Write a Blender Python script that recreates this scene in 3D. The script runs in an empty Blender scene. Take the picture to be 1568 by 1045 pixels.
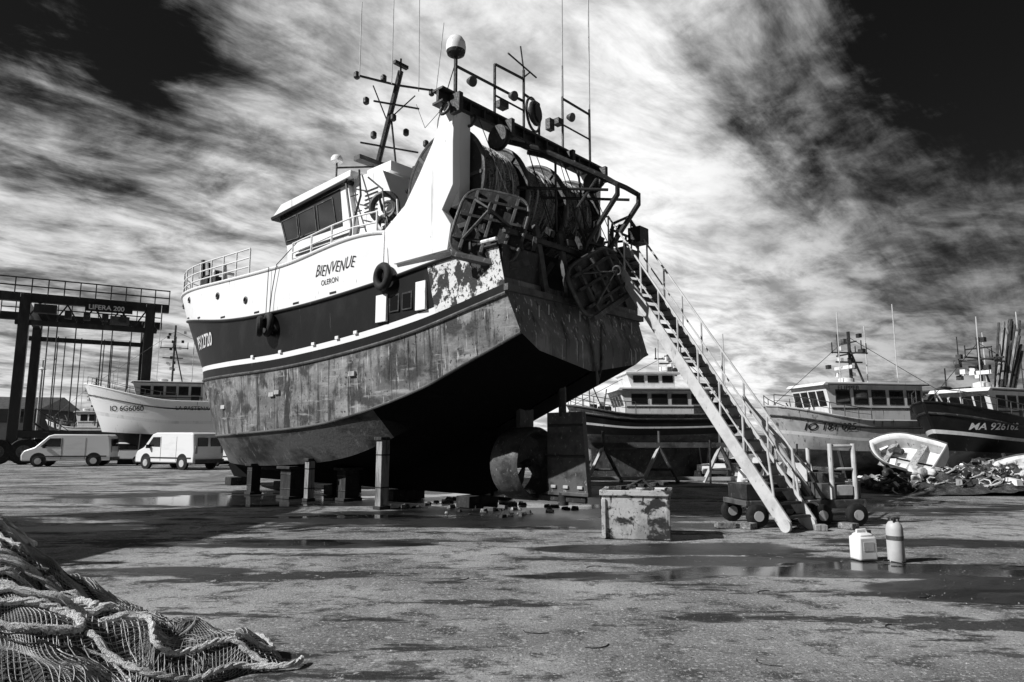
import bpy, math, random
from mathutils import Vector, Matrix, noise
random.seed(7)
sc = bpy.context.scene
R = math.radians

# ------------------------------------------------------------------ materials
def nd(nt, t, **kw):
    n = nt.nodes.new(t)
    for k, v in kw.items():
        setattr(n, k, v)
    return n

def g3(v):
    return (v, v, v, 1)

def gm(name, base, layers=(), rough=.6, rr=None, bump=.15, bscale=25, metallic=0, spec=.4):
    m = bpy.data.materials.new(name); m.use_nodes = True
    nt = m.node_tree; L = nt.links
    b = nt.nodes['Principled BSDF']
    tc = nd(nt, 'ShaderNodeTexCoord')
    col = nd(nt, 'ShaderNodeRGB'); col.outputs[0].default_value = g3(base)
    cur = col.outputs[0]
    ro = nd(nt, 'ShaderNodeValue'); ro.outputs[0].default_value = rough
    rcur = ro.outputs[0]
    for i, ly in enumerate(layers):
        sv, det, p0, p1, val = ly[:5]
        mp = nd(nt, 'ShaderNodeMapping'); mp.inputs['Scale'].default_value = sv
        mp.inputs['Location'].default_value = (i*7.3, i*3.1, i*1.7)
        L.new(tc.outputs['Object'], mp.inputs['Vector'])
        n = nd(nt, 'ShaderNodeTexNoise'); n.inputs['Scale'].default_value = 1
        n.inputs['Detail'].default_value = det; n.inputs['Roughness'].default_value = .62
        n.inputs['Distortion'].default_value = .25
        L.new(mp.outputs[0], n.inputs['Vector'])
        mr = nd(nt, 'ShaderNodeMapRange'); mr.inputs[1].default_value = p0; mr.inputs[2].default_value = p1
        L.new(n.outputs['Fac'], mr.inputs[0])
        mx = nd(nt, 'ShaderNodeMix', data_type='RGBA')
        L.new(mr.outputs[0], mx.inputs[0]); L.new(cur, mx.inputs[6]); mx.inputs[7].default_value = g3(val)
        cur = mx.outputs[2]
    L.new(cur, b.inputs['Base Color']); L.new(rcur, b.inputs['Roughness'])
    b.inputs['Metallic'].default_value = metallic
    b.inputs['Specular IOR Level'].default_value = spec
    if bump:
        n = nd(nt, 'ShaderNodeTexNoise'); n.inputs['Scale'].default_value = bscale; n.inputs['Detail'].default_value = 6
        L.new(tc.outputs['Object'], n.inputs['Vector'])
        bp = nd(nt, 'ShaderNodeBump'); bp.inputs['Strength'].default_value = bump; bp.inputs['Distance'].default_value = .02
        L.new(n.outputs['Fac'], bp.inputs['Height']); L.new(bp.outputs[0], b.inputs['Normal'])
    return m

M = {}
M['white'] = gm('white_paint', .90, [((.7,.7,.5),5,.58,.8,.80), ((3.2,3.2,.35),6,.64,.76,.42), ((7,7,1.0),7,.67,.72,.16)], rough=.45, bump=.06, bscale=6)
M['white2'] = gm('white_gelcoat', .80, [((2,2,.6),6,.5,.75,.5), ((7,7,1.2),5,.64,.72,.15)], rough=.5, bump=.08)
M['black'] = gm('black_paint', .010, [((1.2,1.2,.9),7,.5,.8,.028), ((6,6,.7),6,.66,.74,.12)], rough=.42, bump=.12, bscale=9, spec=.3)
M['peel'] = gm('peeled_paint', .76, [((3,3,2.4),10,.49,.525,.03), ((16,16,12),8,.56,.6,.03)], rough=.6, bump=.5, bscale=18)
M['anti'] = gm('antifouling_paint', .13, [((.4,.4,1.0),8,.43,.60,.30), ((1.2,1.2,1.5),10,.50,.60,.055), ((4,4,.35),9,.52,.64,.035), ((.6,.6,4.5),9,.57,.66,.36), ((17,17,1.0),9,.61,.67,.52), ((8,8,.45),9,.60,.66,.015), ((13,13,9),8,.60,.65,.02)], rough=.5, bump=.7, bscale=12)
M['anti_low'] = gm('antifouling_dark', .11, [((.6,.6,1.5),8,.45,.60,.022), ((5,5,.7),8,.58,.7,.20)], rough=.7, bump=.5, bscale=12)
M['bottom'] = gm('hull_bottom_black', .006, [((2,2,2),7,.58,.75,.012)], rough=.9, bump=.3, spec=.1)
M['transom'] = gm('transom_plate', .13, [((1.0,1.0,.8),8,.5,.62,.26), ((5,5,.5),9,.52,.64,.025), ((15,15,1.1),9,.59,.65,.70), ((4,4,4),9,.62,.70,.3)], rough=.45, bump=.5, bscale=14)
M['steel'] = gm('rusty_dark_steel', .028, [((3,3,3),8,.5,.65,.06), ((14,14,9),7,.62,.70,.22)], rough=.45, bump=.4, bscale=20)
M['steelm'] = gm('weathered_steel', .10, [((3,3,3),8,.45,.65,.035), ((14,14,9),7,.6,.7,.32)], rough=.45, bump=.3, bscale=20)
M['galv'] = gm('galvanised_steel', .60, [((3,3,3),8,.45,.7,.40), ((14,14,5),7,.62,.7,.14)], rough=.45, bump=.1, metallic=.0)
M['glass'] = gm('window_glass', .010, [((1,1,1),2,.4,.7,.02)], rough=.06, bump=0, spec=.6)
M['rubber'] = gm('black_rubber', .012, [((8,8,8),5,.5,.7,.03)], rough=.75, bump=.3)
M['netdark'] = gm('net_bulk_dark', .045, [((5,5,5),8,.45,.65,.13), ((40,40,40),3,.5,.6,.015)], rough=.9, bump=.8, bscale=60)
M['netbase'] = gm('net_bulk', .12, [((4,4,4),8,.45,.62,.26), ((55,55,55),4,.48,.58,.02)], rough=.9, bump=1, bscale=90)
M['netgrey'] = gm('wound_net', .30, [((2,3,2),9,.48,.60,.09), ((30,5,30),5,.5,.62,.50), ((45,45,45),3,.55,.62,.03)], rough=.9, bump=1, bscale=50)
M['netlight'] = gm('net_twine', .60, [((2.5,2.5,2.5),7,.45,.62,.32), ((20,20,20),4,.55,.65,.7)], rough=.9, bump=.3, bscale=90)
M['rope'] = gm('pale_rope', .80, [((3,3,3),7,.5,.68,.52), ((60,60,60),3,.55,.62,.28)], rough=.9, bump=1.0, bscale=130)
M['wood'] = gm('weathered_timber', .36, [((6,6,1.0),8,.45,.62,.15), ((25,25,2),7,.55,.65,.05)], rough=.85, bump=.5, bscale=25)
M['woodd'] = gm('dark_timber', .04, [((6,6,1.0),8,.45,.62,.018), ((20,20,4),7,.58,.68,.10)], rough=.85, bump=.5, bscale=25)
M['tub'] = gm('stained_plastic', .55, [((1.5,1.5,1.5),9,.45,.60,.28), ((2.2,2.2,2.8),10,.50,.55,.035), ((9,9,2.5),9,.59,.64,.05), ((22,22,22),6,.6,.66,.06)], rough=.55, bump=.25)
M['hullgrey'] = gm('grey_hull_paint', .56, [((1.5,1.5,1),6,.45,.65,.36), ((7,7,.8),7,.58,.68,.08)], rough=.5, bump=.1)
M['crane'] = gm('gantry_blue_paint', .028, [((2,2,.6),6,.5,.7,.06)], rough=.45, bump=.05)
M['carwhite'] = gm('van_paint', .84, [((.8,.8,3),4,.5,.7,.74)], rough=.25, bump=0)
M['lamp'] = gm('lamp_lens', .35, [((9,9,9),2,.4,.6,.2)], rough=.15, bump=0)
M['ink'] = gm('lettering_paint', .012, [((9,9,9),7,.62,.7,.08)], rough=.5, bump=0)
M['inkw'] = gm('white_lettering_paint', .75, [((9,9,9),7,.58,.68,.3)], rough=.5, bump=0)
M['stone'] = gm('gravel_stone', .26, [((20,20,20),3,.4,.65,.07), ((9,9,9),2,.58,.68,.6)], rough=.9, bump=.3)
M['far'] = gm('distant_foliage', .03, [((.2,.2,.6),7,.45,.6,.012)], rough=.95, bump=0)
M['brick'] = gm('shed_wall', .10, [((.3,.3,1),5,.4,.7,.06)], rough=.9, bump=0)

# ------------------------------------------------------------------ mesh builder
class MB:
    def __init__(s):
        s.v = []; s.f = []; s.m = []; s.mats = []
    def mi(s, mat):
        if mat not in s.mats: s.mats.append(mat)
        return s.mats.index(mat)
    def add(s, vs, fs, mat):
        o = len(s.v); k = s.mi(mat)
        s.v += [tuple(v) for v in vs]
        for f in fs:
            s.f.append([i+o for i in f]); s.m.append(k)
    def box(s, c, size, mat, rot=None, top=1.0):
        c = Vector(c); hx, hy, hz = [a/2 for a in size]
        vs = []
        for z in (-hz, hz):
            k = top if z > 0 else 1
            for x, y in ((-hx,-hy),(hx,-hy),(hx,hy),(-hx,hy)):
                p = Vector((x*k, y*k, z))
                if rot: p = rot @ p
                vs.append(c+p)
        s.add(vs, [(0,3,2,1),(4,5,6,7),(0,1,5,4),(1,2,6,5),(2,3,7,6),(3,0,4,7)], mat)
    def beam(s, p, q, w, h, mat):
        p = Vector(p); q = Vector(q); d = q-p; L = d.length
        x = d.normalized(); up = Vector((0,0,1))
        if abs(x.z) > .98: up = Vector((0,1,0))
        y = up.cross(x).normalized(); z = x.cross(y)
        r = Matrix((x,y,z)).transposed()
        s.box((p+q)/2, (L,w,h), mat, r)
    def tube(s, pts, r, mat, n=8, closed=False):
        pts = [Vector(p) for p in pts]; N = len(pts)
        if not hasattr(r, '__len__'): r = [r]*N
        vs = []; fs = []; prev = None
        for i, p in enumerate(pts):
            if closed: t = pts[(i+1)%N]-pts[i-1]
            else: t = pts[min(i+1,N-1)]-pts[max(i-1,0)]
            if t.length < 1e-9: t = Vector((0,0,1))
            t.normalize()
            if prev is None:
                a = Vector((0,0,1)) if abs(t.z) < .9 else Vector((1,0,0))
                u = t.cross(a).normalized()
            else:
                u = (prev - t*prev.dot(t))
                if u.length < 1e-6: u = t.orthogonal()
                u.normalize()
            prev = u; w = t.cross(u)
            for k in range(n):
                an = 2*math.pi*k/n
                vs.append(p + (u*math.cos(an)+w*math.sin(an))*r[i])
        for i in range(N if closed else N-1):
            j = (i+1) % N
            for k in range(n):
                k2 = (k+1) % n
                fs.append((i*n+k, i*n+k2, j*n+k2, j*n+k))
        if not closed:
            fs.append(tuple(range(n))[::-1]); fs.append(tuple((N-1)*n+k for k in range(n)))
        s.add(vs, fs, mat)
    def torus(s, c, axis, Rr, r, mat, n=24, m=8):
        a = Vector(axis).normalized(); u = a.orthogonal().normalized(); w = a.cross(u)
        s.tube([Vector(c)+(u*math.cos(2*math.pi*i/n)+w*math.sin(2*math.pi*i/n))*Rr for i in range(n)], r, mat, m, True)
    def lathe(s, c, axis, prof, mat, n=20, cap=True):
        a = Vector(axis).normalized(); u = a.orthogonal().normalized(); w = a.cross(u); c = Vector(c)
        vs = []; fs = []
        for r, h in prof:
            for k in range(n):
                an = 2*math.pi*k/n
                vs.append(c+a*h+(u*math.cos(an)+w*math.sin(an))*max(r,1e-4))
        for i in range(len(prof)-1):
            for k in range(n):
                k2 = (k+1)%n
                fs.append((i*n+k, i*n+k2, (i+1)*n+k2, (i+1)*n+k))
        if cap:
            fs.append(tuple(range(n))[::-1]); fs.append(tuple((len(prof)-1)*n+k for k in range(n)))
        s.add(vs, fs, mat)
    def prism(s, poly, ext, mat):
        e = Vector(ext); n = len(poly); P = [Vector(p) for p in poly]
        vs = P+[p+e for p in P]
        fs = [tuple(range(n))[::-1], tuple(range(n,2*n))]
        for i in range(n):
            j = (i+1)%n; fs.append((i,j,j+n,i+n))
        s.add(vs, fs, mat)
    def obj(s, name, parent=None, smooth=40, bevel=0, loc=None, rot=None):
        me = bpy.data.meshes.new(name)
        me.from_pydata(s.v, [], s.f)
        for m in s.mats: me.materials.append(M[m])
        me.polygons.foreach_set('material_index', s.m)
        me.update()
        import bmesh
        bm = bmesh.new(); bm.from_mesh(me); bmesh.ops.recalc_face_normals(bm, faces=bm.faces); bm.to_mesh(me); bm.free()
        if smooth:
            me.polygons.foreach_set('use_smooth', [True]*len(me.polygons))
            me.set_sharp_from_angle(angle=R(smooth))
        o = bpy.data.objects.new(name, me); sc.collection.objects.link(o)
        if parent: o.parent = parent
        if loc: o.location = loc
        if rot: o.rotation_euler = rot
        if bevel:
            b = o.modifiers.new('bevel','BEVEL'); b.width = bevel; b.segments = 2; b.limit_method = 'ANGLE'; b.angle_limit = R(40)
        return o

def empty(name, loc=(0,0,0), rz=0, rot=None):
    e = bpy.data.objects.new(name, None); sc.collection.objects.link(e)
    e.location = loc; e.rotation_euler = rot if rot else (0,0,rz); e.empty_display_size = .3
    return e

def interp(pts, x):
    if x <= pts[0][0]: return pts[0][1]
    if x >= pts[-1][0]: return pts[-1][1]
    for i in range(len(pts)-1):
        if pts[i][0] <= x <= pts[i+1][0]:
            x0,y0 = pts[i]; x1,y1 = pts[i+1]; h = x1-x0; t = (x-x0)/h
            def slope(k):
                if k <= 0 or k >= len(pts)-1:
                    k2 = max(0,min(k,len(pts)-2)); return (pts[k2+1][1]-pts[k2][1])/(pts[k2+1][0]-pts[k2][0])
                a = (pts[k][1]-pts[k-1][1])/(pts[k][0]-pts[k-1][0]); b = (pts[k+1][1]-pts[k][1])/(pts[k+1][0]-pts[k][0])
                return 0 if a*b < 0 else (a+b)/2
            m0 = slope(i)*h; m1 = slope(i+1)*h
            return (2*t**3-3*t*t+1)*y0+(t**3-2*t*t+t)*m0+(-2*t**3+3*t*t)*y1+(t**3-t*t)*m1

class Hull:
    def __init__(s, rows): s.rows = rows
    def pt(s, r, q):
        d = s.rows[r]; x = d['s0']+(d['s1']-d['s0'])*q
        w = 1-q; wl = d['wl']
        f = 1 if w >= wl else max(0, 1-(1-w/wl)**d['p'])**d['e']
        tap = 1-.05*max(0,(.25-q)/.25)**2
        return Vector((x, max(.05, d['b']*f*tap), interp(d['z'], x)))
    def t(s, x, z):
        prev = None
        for r in range(len(s.rows)):
            d = s.rows[r]; q = (x-d['s0'])/(d['s1']-d['s0'])
            p = s.pt(r, max(0,min(1,q)))
            if prev and prev.z <= z <= p.z:
                k = (z-prev.z)/max(1e-6,(p.z-prev.z)); return prev.y+(p.y-prev.y)*k
            prev = p
        return prev.y
    def build(s, mb, matf, n=70, transom=None, tm='transom'):
        NR = len(s.rows)
        for sgn in (1,-1):
            g = [[s.pt(r, i/n) for r in range(NR)] for i in range(n+1)]
            for i in range(n):
                for r in range(NR-1):
                    q = [g[i][r], g[i+1][r], g[i+1][r+1], g[i][r+1]]
                    mb.add([(p.x, p.y*sgn, p.z) for p in q], [(0,1,2,3)], matf(r, (g[i][r].x+g[i+1][r].x)/2))
            for r in range(NR-1):
                if sgn == 1:
                    a, b = g[n][r], g[n][r+1]
                    mb.add([(a.x,a.y,a.z),(a.x,-a.y,a.z),(b.x,-b.y,b.z),(b.x,b.y,b.z)], [(0,1,2,3)], matf(r, 99))
        tr = NR-1 if transom is None else transom
        for r in range(tr):
            a, b = s.pt(r,0), s.pt(r+1,0)
            mb.add([(a.x,a.y,a.z),(a.x,-a.y,a.z),(b.x,-b.y,b.z),(b.x,b.y,b.z)], [(0,1,2,3)], tm)

def weld(o, d=.0008):
    import bmesh
    bm = bmesh.new(); bm.from_mesh(o.data); bmesh.ops.remove_doubles(bm, verts=bm.verts, dist=d)
    bmesh.ops.recalc_face_normals(bm, faces=bm.faces); bm.to_mesh(o.data); bm.free()
    o.data.polygons.foreach_set('use_smooth', [True]*len(o.data.polygons)); o.data.set_sharp_from_angle(angle=R(22))

def text_mesh(name, txt, size, fn, mat, parent, shear=0, bold=0):
    cu = bpy.data.curves.new(name, 'FONT'); cu.body = txt; cu.size = size; cu.shear = shear; cu.offset = bold
    to = bpy.data.objects.new(name+'_tmp', cu); sc.collection.objects.link(to)
    bpy.context.view_layer.update()
    me = bpy.data.meshes.new_from_object(to.evaluated_get(bpy.context.evaluated_depsgraph_get()))
    bpy.data.objects.remove(to)
    for v in me.vertices: v.co = fn(v.co.x, v.co.y)
    me.materials.clear(); me.materials.append(M[mat])
    o = bpy.data.objects.new(name, me); sc.collection.objects.link(o); o.parent = parent
    return o

# ------------------------------------------------------------------ MAIN TRAWLER
boat = empty('fishing_trawler', (1.8, 15.3, 0), R(138))
zr = [
 [(0,3.2),(2,2.35),(3,1.95),(4,1.45),(6,.85),(10,.62),(17.3,.6)],
 [(0,3.5),(2.7,2.45),(4.5,1.75),(6.5,1.22),(10,.92),(14.4,.85),(17.7,1.0)],
 [(0,3.81),(1.3,3.35),(2.7,2.87),(4.5,2.45),(6.5,2.12),(10,1.9),(14.4,1.8),(18.1,1.95)],
 [(.3,4.64),(1,4.5),(3,4.12),(5,3.9),(8.3,3.7),(12,3.66),(15.3,3.74),(18.9,3.9)],
 [(.33,4.84),(3,4.35),(8.3,3.97),(12,3.95),(15.3,4.04),(19.05,4.25)],
 [(.35,4.98),(3,4.50),(8.3,4.12),(12,4.10),(15.3,4.19),(19.1,4.41)],
 [(.45,5.66),(1.9,5.62),(4.2,5.43),(8.4,5.3),(12,5.40),(15,5.75),(19.2,6.35),(20.2,6.5)],
 [(.45,5.78),(2.0,5.76),(3.9,6.6),(9,6.62),(13,6.75),(16,6.9),(18.5,7.05),(20.4,7.2)]]
s1 = [16.7,17.1,17.5,18.3,18.4,18.45,19.4,19.75]
s0 = [0,0,0,.3,.33,.35,.45,.45]
bb = [.05,1.95,2.55,2.66,2.68,2.69,2.76,2.8]
wl = [.3,.42,.40,.385,.385,.385,.355,.345]
pp = [2,1.8,1.9,2.1,2.1,2.1,2.3,2.4]
ee = [1,.9,.88,.84,.84,.84,.76,.70]
H = Hull([dict(s0=s0[i],s1=s1[i],z=zr[i],b=bb[i],wl=wl[i],p=pp[i],e=ee[i]) for i in range(8)])
def hm(r, x):
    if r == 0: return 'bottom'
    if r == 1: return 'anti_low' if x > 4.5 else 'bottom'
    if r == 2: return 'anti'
    if r == 3: return 'black'
    if r == 4: return 'white' if 2.3 < x else 'peel'
    if r == 5: return 'black' if x > 2.35 else 'peel'
    return 'white' if x > 1.95 else 'peel'
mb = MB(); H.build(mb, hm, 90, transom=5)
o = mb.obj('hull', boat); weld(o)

mb = MB()
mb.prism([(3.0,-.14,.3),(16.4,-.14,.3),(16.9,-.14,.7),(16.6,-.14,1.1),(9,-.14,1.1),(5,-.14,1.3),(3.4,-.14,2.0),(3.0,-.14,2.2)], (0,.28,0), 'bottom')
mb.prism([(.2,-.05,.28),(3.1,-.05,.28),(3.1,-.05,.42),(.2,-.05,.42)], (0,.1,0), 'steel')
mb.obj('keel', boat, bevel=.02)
mb = MB()
for sg in (1,-1):
    for r, rad, mt in ((3,.045,'steelm'),(6,.05,'black'),(7,.045,'white')):
        pts = [H.pt(r, i/60) for i in range(61)]
        mb.tube([(p.x, sg*(p.y+.01), p.z) for p in pts], rad, mt, 8)
    pts = [H.pt(2, i/60) for i in range(61)]
    mb.tube([(p.x, sg*(p.y+.0), p.z) for p in pts], .035, 'anti_low', 8)
mb.obj('rubbing_strakes', boat)

mb = MB()
for (a,b,z) in ((.5,9.6,4.9),(9.6,18.7,6.1)):
    n=30
    for i in range(n):
        x0=a+(b-a)*i/n; x1=a+(b-a)*(i+1)/n
        w0=max(.03,H.t(x0,z)-.03); w1=max(.03,H.t(x1,z)-.03)
        mb.add([(x0,-w0,z),(x1,-w1,z),(x1,w1,z),(x0,w0,z)],[(0,1,2,3)],'steelm')
mb.add([(9.6,-2.7,4.9),(9.6,2.7,4.9),(9.6,2.7,6.1),(9.6,-2.7,6.1)],[(0,1,2,3)],'white2')
mb.obj('deck', boat)

mb = MB()
for x, z, h, w in ((4.15,4.78,.66,.40),(2.75,4.9,.66,.34)):
    for sg in (1,-1):
        t = H.t(x,z)
        mb.box((x, sg*(t+.02), z), (w,.07,h), 'white')
for x in (3.25,3.7):
    mb.box((x, H.t(x,4.85)+.004, 4.85), (.36,.03,.42), 'steel')
    mb.box((x, H.t(x,4.85)+.022, 4.85), (.28,.01,.34), 'bottom')
for x in (6.2,8.0,10.2,12.4,14.3,15.8):
    z = interp(zr[6], x)+.12
    mb.box((x, H.t(x,z)+.003, z), (.30,.012,.06), 'ink')
for x,z in ((2.9,5.95),(12.8,6.3),(15.4,6.55),(17.1,6.62),(10.9,5.9)):
    t=H.t(x,z); mb.torus((x,t+.01,z),(0,1,0),.09,.03,'steel',16,6); mb.lathe((x,t-.02,z),(0,1,0),[(.09,0),(.09,.025)],'ink',16)
for x in (5.2,6.0,7.1,8.8,10.4):
    z = interp(zr[5],x)+.03; t=H.t(x,z)
    mb.box((x,t+.03,z),(.14,.05,.08),'white')
for x in (2.2,3.9,5.6,7.4,9.2,11.0,12.8):
    pts=[]
    for k in range(9):
        z=interp(zr[2],x)+.03+(interp(zr[3],x)-interp(zr[2],x)-.06)*k/8
        pts.append((x,H.t(x,z)+.001,z))
    mb.tube(pts,.008,'anti_low',5)
for x,z in ((9.0,3.0),(9.3,2.95),(5.4,3.3),(12.6,2.7)):
    mb.box((x,H.t(x,z)+.03,z),(.26,.06,.12),'hullgrey')
mb.obj('bulwark_fittings', boat, bevel=.008)

mb = MB()
x,z = 3.95,5.5; mb.torus((x,H.t(x,z)+.13,z),(.1,1,0),.25,.1,'rubber',28,10)
mb.tube([(x,H.t(x,z)+.12,z+.3),(x+.03,H.t(x,6.5)+.05,6.65)],.015,'rope',6)
x,z = 9.3,4.95; mb.torus((x,H.t(x,z)+.12,z),(.25,1,0),.26,.1,'rubber',28,10); mb.torus((x+.15,H.t(x,z)+.3,z-.05),(.5,1,0),.22,.09,'rubber',24,8)
mb.tube([(x,H.t(x,z)+.1,z+.3),(x-.1,2.85,5.9),(x-.35,2.88,6.66),(x-.8,2.3,7.6)],.014,'rubber',6)
mb.tube([(x+.2,H.t(x,z)+.1,z+.3),(x+.15,2.86,5.9),(x+.1,2.88,6.66)],.012,'rubber',6)
mb.obj('tyre_fenders', boat)

text_mesh('name_lettering','BIENVENUE',.44,lambda x,y:Vector((7.05-x*.78,H.t(7.05-x*.78,6.0+y)+.012,5.98+y*1.0+.03*math.sin(x*7))),'ink',boat,shear=.45,bold=-.003)
text_mesh('port_lettering','OLERON',.20,lambda x,y:Vector((6.75-x,H.t(6.75-x,5.72+y)+.012,5.72+y)),'ink',boat)
text_mesh('registration_lettering','PS12720',.60,lambda x,y:Vector((15.0-x*.85,H.t(15.0-x*.85,4.72+y)+.035,4.75+y)),'inkw',boat,bold=.012)
mb=MB()
for i in range(4):
    z=6.98+i*.12
    mb.prism([(9.9-i*.14,1.915,z),(7.3-i*.2,1.915,z),(7.25-i*.2,1.915,z+.06),(9.85-i*.14,1.915,z+.06)],(0,.012,0),'ink')
mb.obj('chevron_stripes', boat)

# wheelhouse
mb = MB()
W = 1.9
side = [(7.0,6.15),(10.0,6.15),(10.15,7.55),(10.75,8.75),(7.0,8.88),(6.6,7.6)]
mb.prism([(x,-W,z) for x,z in side],(0,2*W,0),'white')
roof = [(10.95,8.74),(10.45,9.04),(6.7,9.18),(6.7,8.98)]
mb.prism([(x,-W-.12,z) for x,z in roof],(0,2*W+.24,0),'white')
mb.prism([(x,-W-.14,z) for x,z in [(10.98,8.62),(11.05,8.74),(6.9,8.96),(6.9,8.86)]],(0,2*W+.28,0),'black')
mb.obj('wheelhouse', boat, bevel=.02)
mb = MB()
for sg in (1,-1):
    y = sg*(W+.004)
    wins = [[(10.16,7.80),(10.5,8.5),(9.65,8.54),(9.45,7.78)],[(9.35,7.78),(9.55,8.54),(8.65,8.58),(8.45,7.78)],[(8.33,7.78),(8.5,8.58),(7.7,8.62),(7.45,7.78)]]
    big=[(10.2,7.68),(10.68,8.66),(7.35,8.8),(7.15,7.66)]
    mb.prism([(x,y,z) for x,z in big],(0,sg*.01,0),'ink')
    for w in wins:
        mb.prism([(x,y+sg*.012,z) for x,z in w],(0,sg*.012,0),'glass')
        for k in range(4):
            (xa,za),(xb,zb_)=w[k],w[(k+1)%4]; mb.beam((xa,y+sg*.03,za),(xb,y+sg*.03,zb_),.02,.03,'steelm')
for i in range(5):
    y0=-W+.12+i*.74
    mb.add([(10.31,y0,7.8),(10.31,y0+.62,7.8),(10.67,y0+.62,8.55),(10.67,y0,8.55)],[(0,1,2,3)],'glass')
mb.obj('wheelhouse_windows', boat)
mb = MB()
mb.prism([(x,-1.75,z) for x,z in [(4.75,4.9),(6.95,4.9),(6.95,9.1),(5.6,8.95),(5.1,8.0),(4.75,7.0)]],(0,3.5,0),'white')
mb.box((6.3,.9,9.25),(1.1,.9,.3),'white'); mb.box((5.9,.2,9.3),(.3,.3,.6),'steel'); mb.box((6.5,-.6,9.3),(.5,.5,.5),'white')
mb.box((5.32,.9,8.3),(.06,.5,.4),'ink')
for i in range(6): mb.box((6.05,1.77,7.9+i*.12),(.6,.03,.03),'steelm')
mb.obj('engine_casing', boat, bevel=.02)
mb = MB()
mb.torus((5.2,1.95,7.75),(-.5,1,0),.36,.09,'steel',28,8)
mb.torus((5.15,1.85,7.75),(-.5,1,0),.16,.05,'steelm',20,8)
mb.torus((4.9,2.2,7.15),(0,1,0),.2,.07,'steel',20,8)
mb.tube([(7.0,1.98,9.1),(6.9,1.98,8.6),(6.3,2.2,7.4),(6.3,2.3,6.65)],.035,'ink',6)
mb.tube([(6.6,1.8,9.2),(6.2,2.0,8.3),(5.7,2.5,7.5),(5.7,2.6,6.65)],.03,'ink',6)
for k in range(4): mb.tube([(6.9-k*.2,1.98,8.9-k*.5),(6.4-k*.2,2.1,8.8-k*.5)],.018,'ink',6)
for k in range(30):
    x=random.uniform(4.0,5.0); y=random.uniform(1.4,2.55); z=random.uniform(6.3,7.6)
    mb.beam((x,y,z),(x+random.uniform(-.5,.5),y+random.uniform(-.4,.4),z+random.uniform(-.5,.5)),random.uniform(.02,.07),random.uniform(.02,.1),random.choice(['steel','steel','white','steelm']))
mb.tube([(4.2,2.6,6.6),(4.5,2.55,7.9),(5.6,2.2,8.6)],.025,'steel',6)
mb.obj('ladder_and_lifebuoy', boat)

# gallows
mb = MB()
leg = [(1.58,9.05),(1.95,9.05),(2.3,8.35),(2.75,7.72),(3.25,7.1),(4.1,6.6),(3.6,5.75),(1.75,5.75),(1.65,6.3),(1.95,6.7),(1.6,7.2),(1.62,8.2)]
for sg in (1,-1):
    y = 2.62 if sg>0 else -2.84
    mb.prism([(x,y,z) for x,z in leg],(0,.22,0),'white')
    mb.box((1.78,sg*2.45,7.9),(.28,.34,2.2),'white')
mb.obj('gallows_legs', boat, bevel=.015)
mb = MB()
mb.box((1.75,.1,9.32),(.34,6.2,.06),'steel'); mb.box((1.75,.1,9.02),(.34,6.2,.06),'steel'); mb.box((1.75,.1,9.17),(.08,6.2,.24),'steel')
for i in range(13): mb.box((1.75,-2.75+i*.46,9.17),(.30,.05,.24),'steel')
for y in (-2.7,-1.2,1.2,2.9): mb.box((1.45,y,9.0),(.3,.12,.45),'steel')
for y in (3.1,2.3,-2.8): mb.torus((1.6,y,8.85),(0,1,.3),.14,.04,'steel',14,6)
mb.obj('gallows_beam', boat, bevel=.01)
mb = MB()
def P(*a, r=.035, mt='steel'): mb.tube(a, r, mt, 7)
for t, zt in ((1.37,10.7),(.3,11.0),(-1.3,10.9),(-2.55,11.0)):
    P((1.75,t,9.3),(1.75,t,zt))
P((1.75,1.37,10.7),(1.75,.35,10.75)); P((1.75,2.66,10.1),(1.75,.3,10.15)); P((1.75,-1.3,10.85),(1.75,-2.55,10.85)); P((1.75,-1.3,10.1),(1.75,-2.55,10.1),r=.025)
P((1.75,1.37,9.9),(1.75,.3,9.9),r=.025); P((1.75,-.3,9.3),(1.75,-.3,10.3)); P((1.75,.3,10.35),(1.75,-.3,10.3))
P((1.75,.05,11.05),(1.75,.3,10.8),r=.02); P((1.75,.9,11.2),(1.75,-.2,11.0),r=.022)
P((1.75,.3,11.0),(1.75,.42,11.6),r=.02)
mb.torus((1.65,.05,9.85),(1,.3,0),.42,.035,'steel',26,7); mb.torus((1.5,.15,9.8),(1,.3,0),.26,.06,'steel',22,8)
mb.lathe((1.5,.15,9.8),(1,.3,0),[(.22,-.1),(.22,.1)],'steel',18)
P((1.75,2.66,9.3),(1.75,2.66,10.35),r=.045)
mb.box((1.75,1.1,9.75),(.2,.25,.18),'steel'); mb.box((1.75,-1.1,10.1),(.2,.22,.16),'steel'); mb.box((1.75,-.75,9.9),(.15,.2,.3),'steel')
P((1.75,2.66,10.2),(2.5,2.5,9.1),(3.2,2.0,7.9),r=.012)
P((1.75,-1.3,9.3),(1.75,-1.35,16.5),r=.018,mt='galv'); P((1.75,-2.55,9.3),(1.75,-2.6,15.8),r=.022,mt='galv')
P((1.75,-1.3,9.3),(1.75,-1.3,11.8),r=.035,mt='galv')
for t,z in ((1.1,9.9),(-1.2,10.2),(2.5,9.7)): mb.lathe((1.5,t,z),(-1,0,-.4),[(.06,0),(.12,.14),(.12,.17)],'steelm',14)
mb.obj('gallows_top_rails', boat)
mb = MB()
mb.lathe((1.75,2.66,10.33),(0,0,1),[(.12,0),(.2,.05),(.22,.12)],'steel',24)
mb.lathe((1.75,2.66,10.45),(0,0,1),[(.22,0),(.23,.1),(.215,.22),(.15,.33),(.07,.38),(.01,.4)],'white',24)
mb.obj('satellite_dome', boat)

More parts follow.
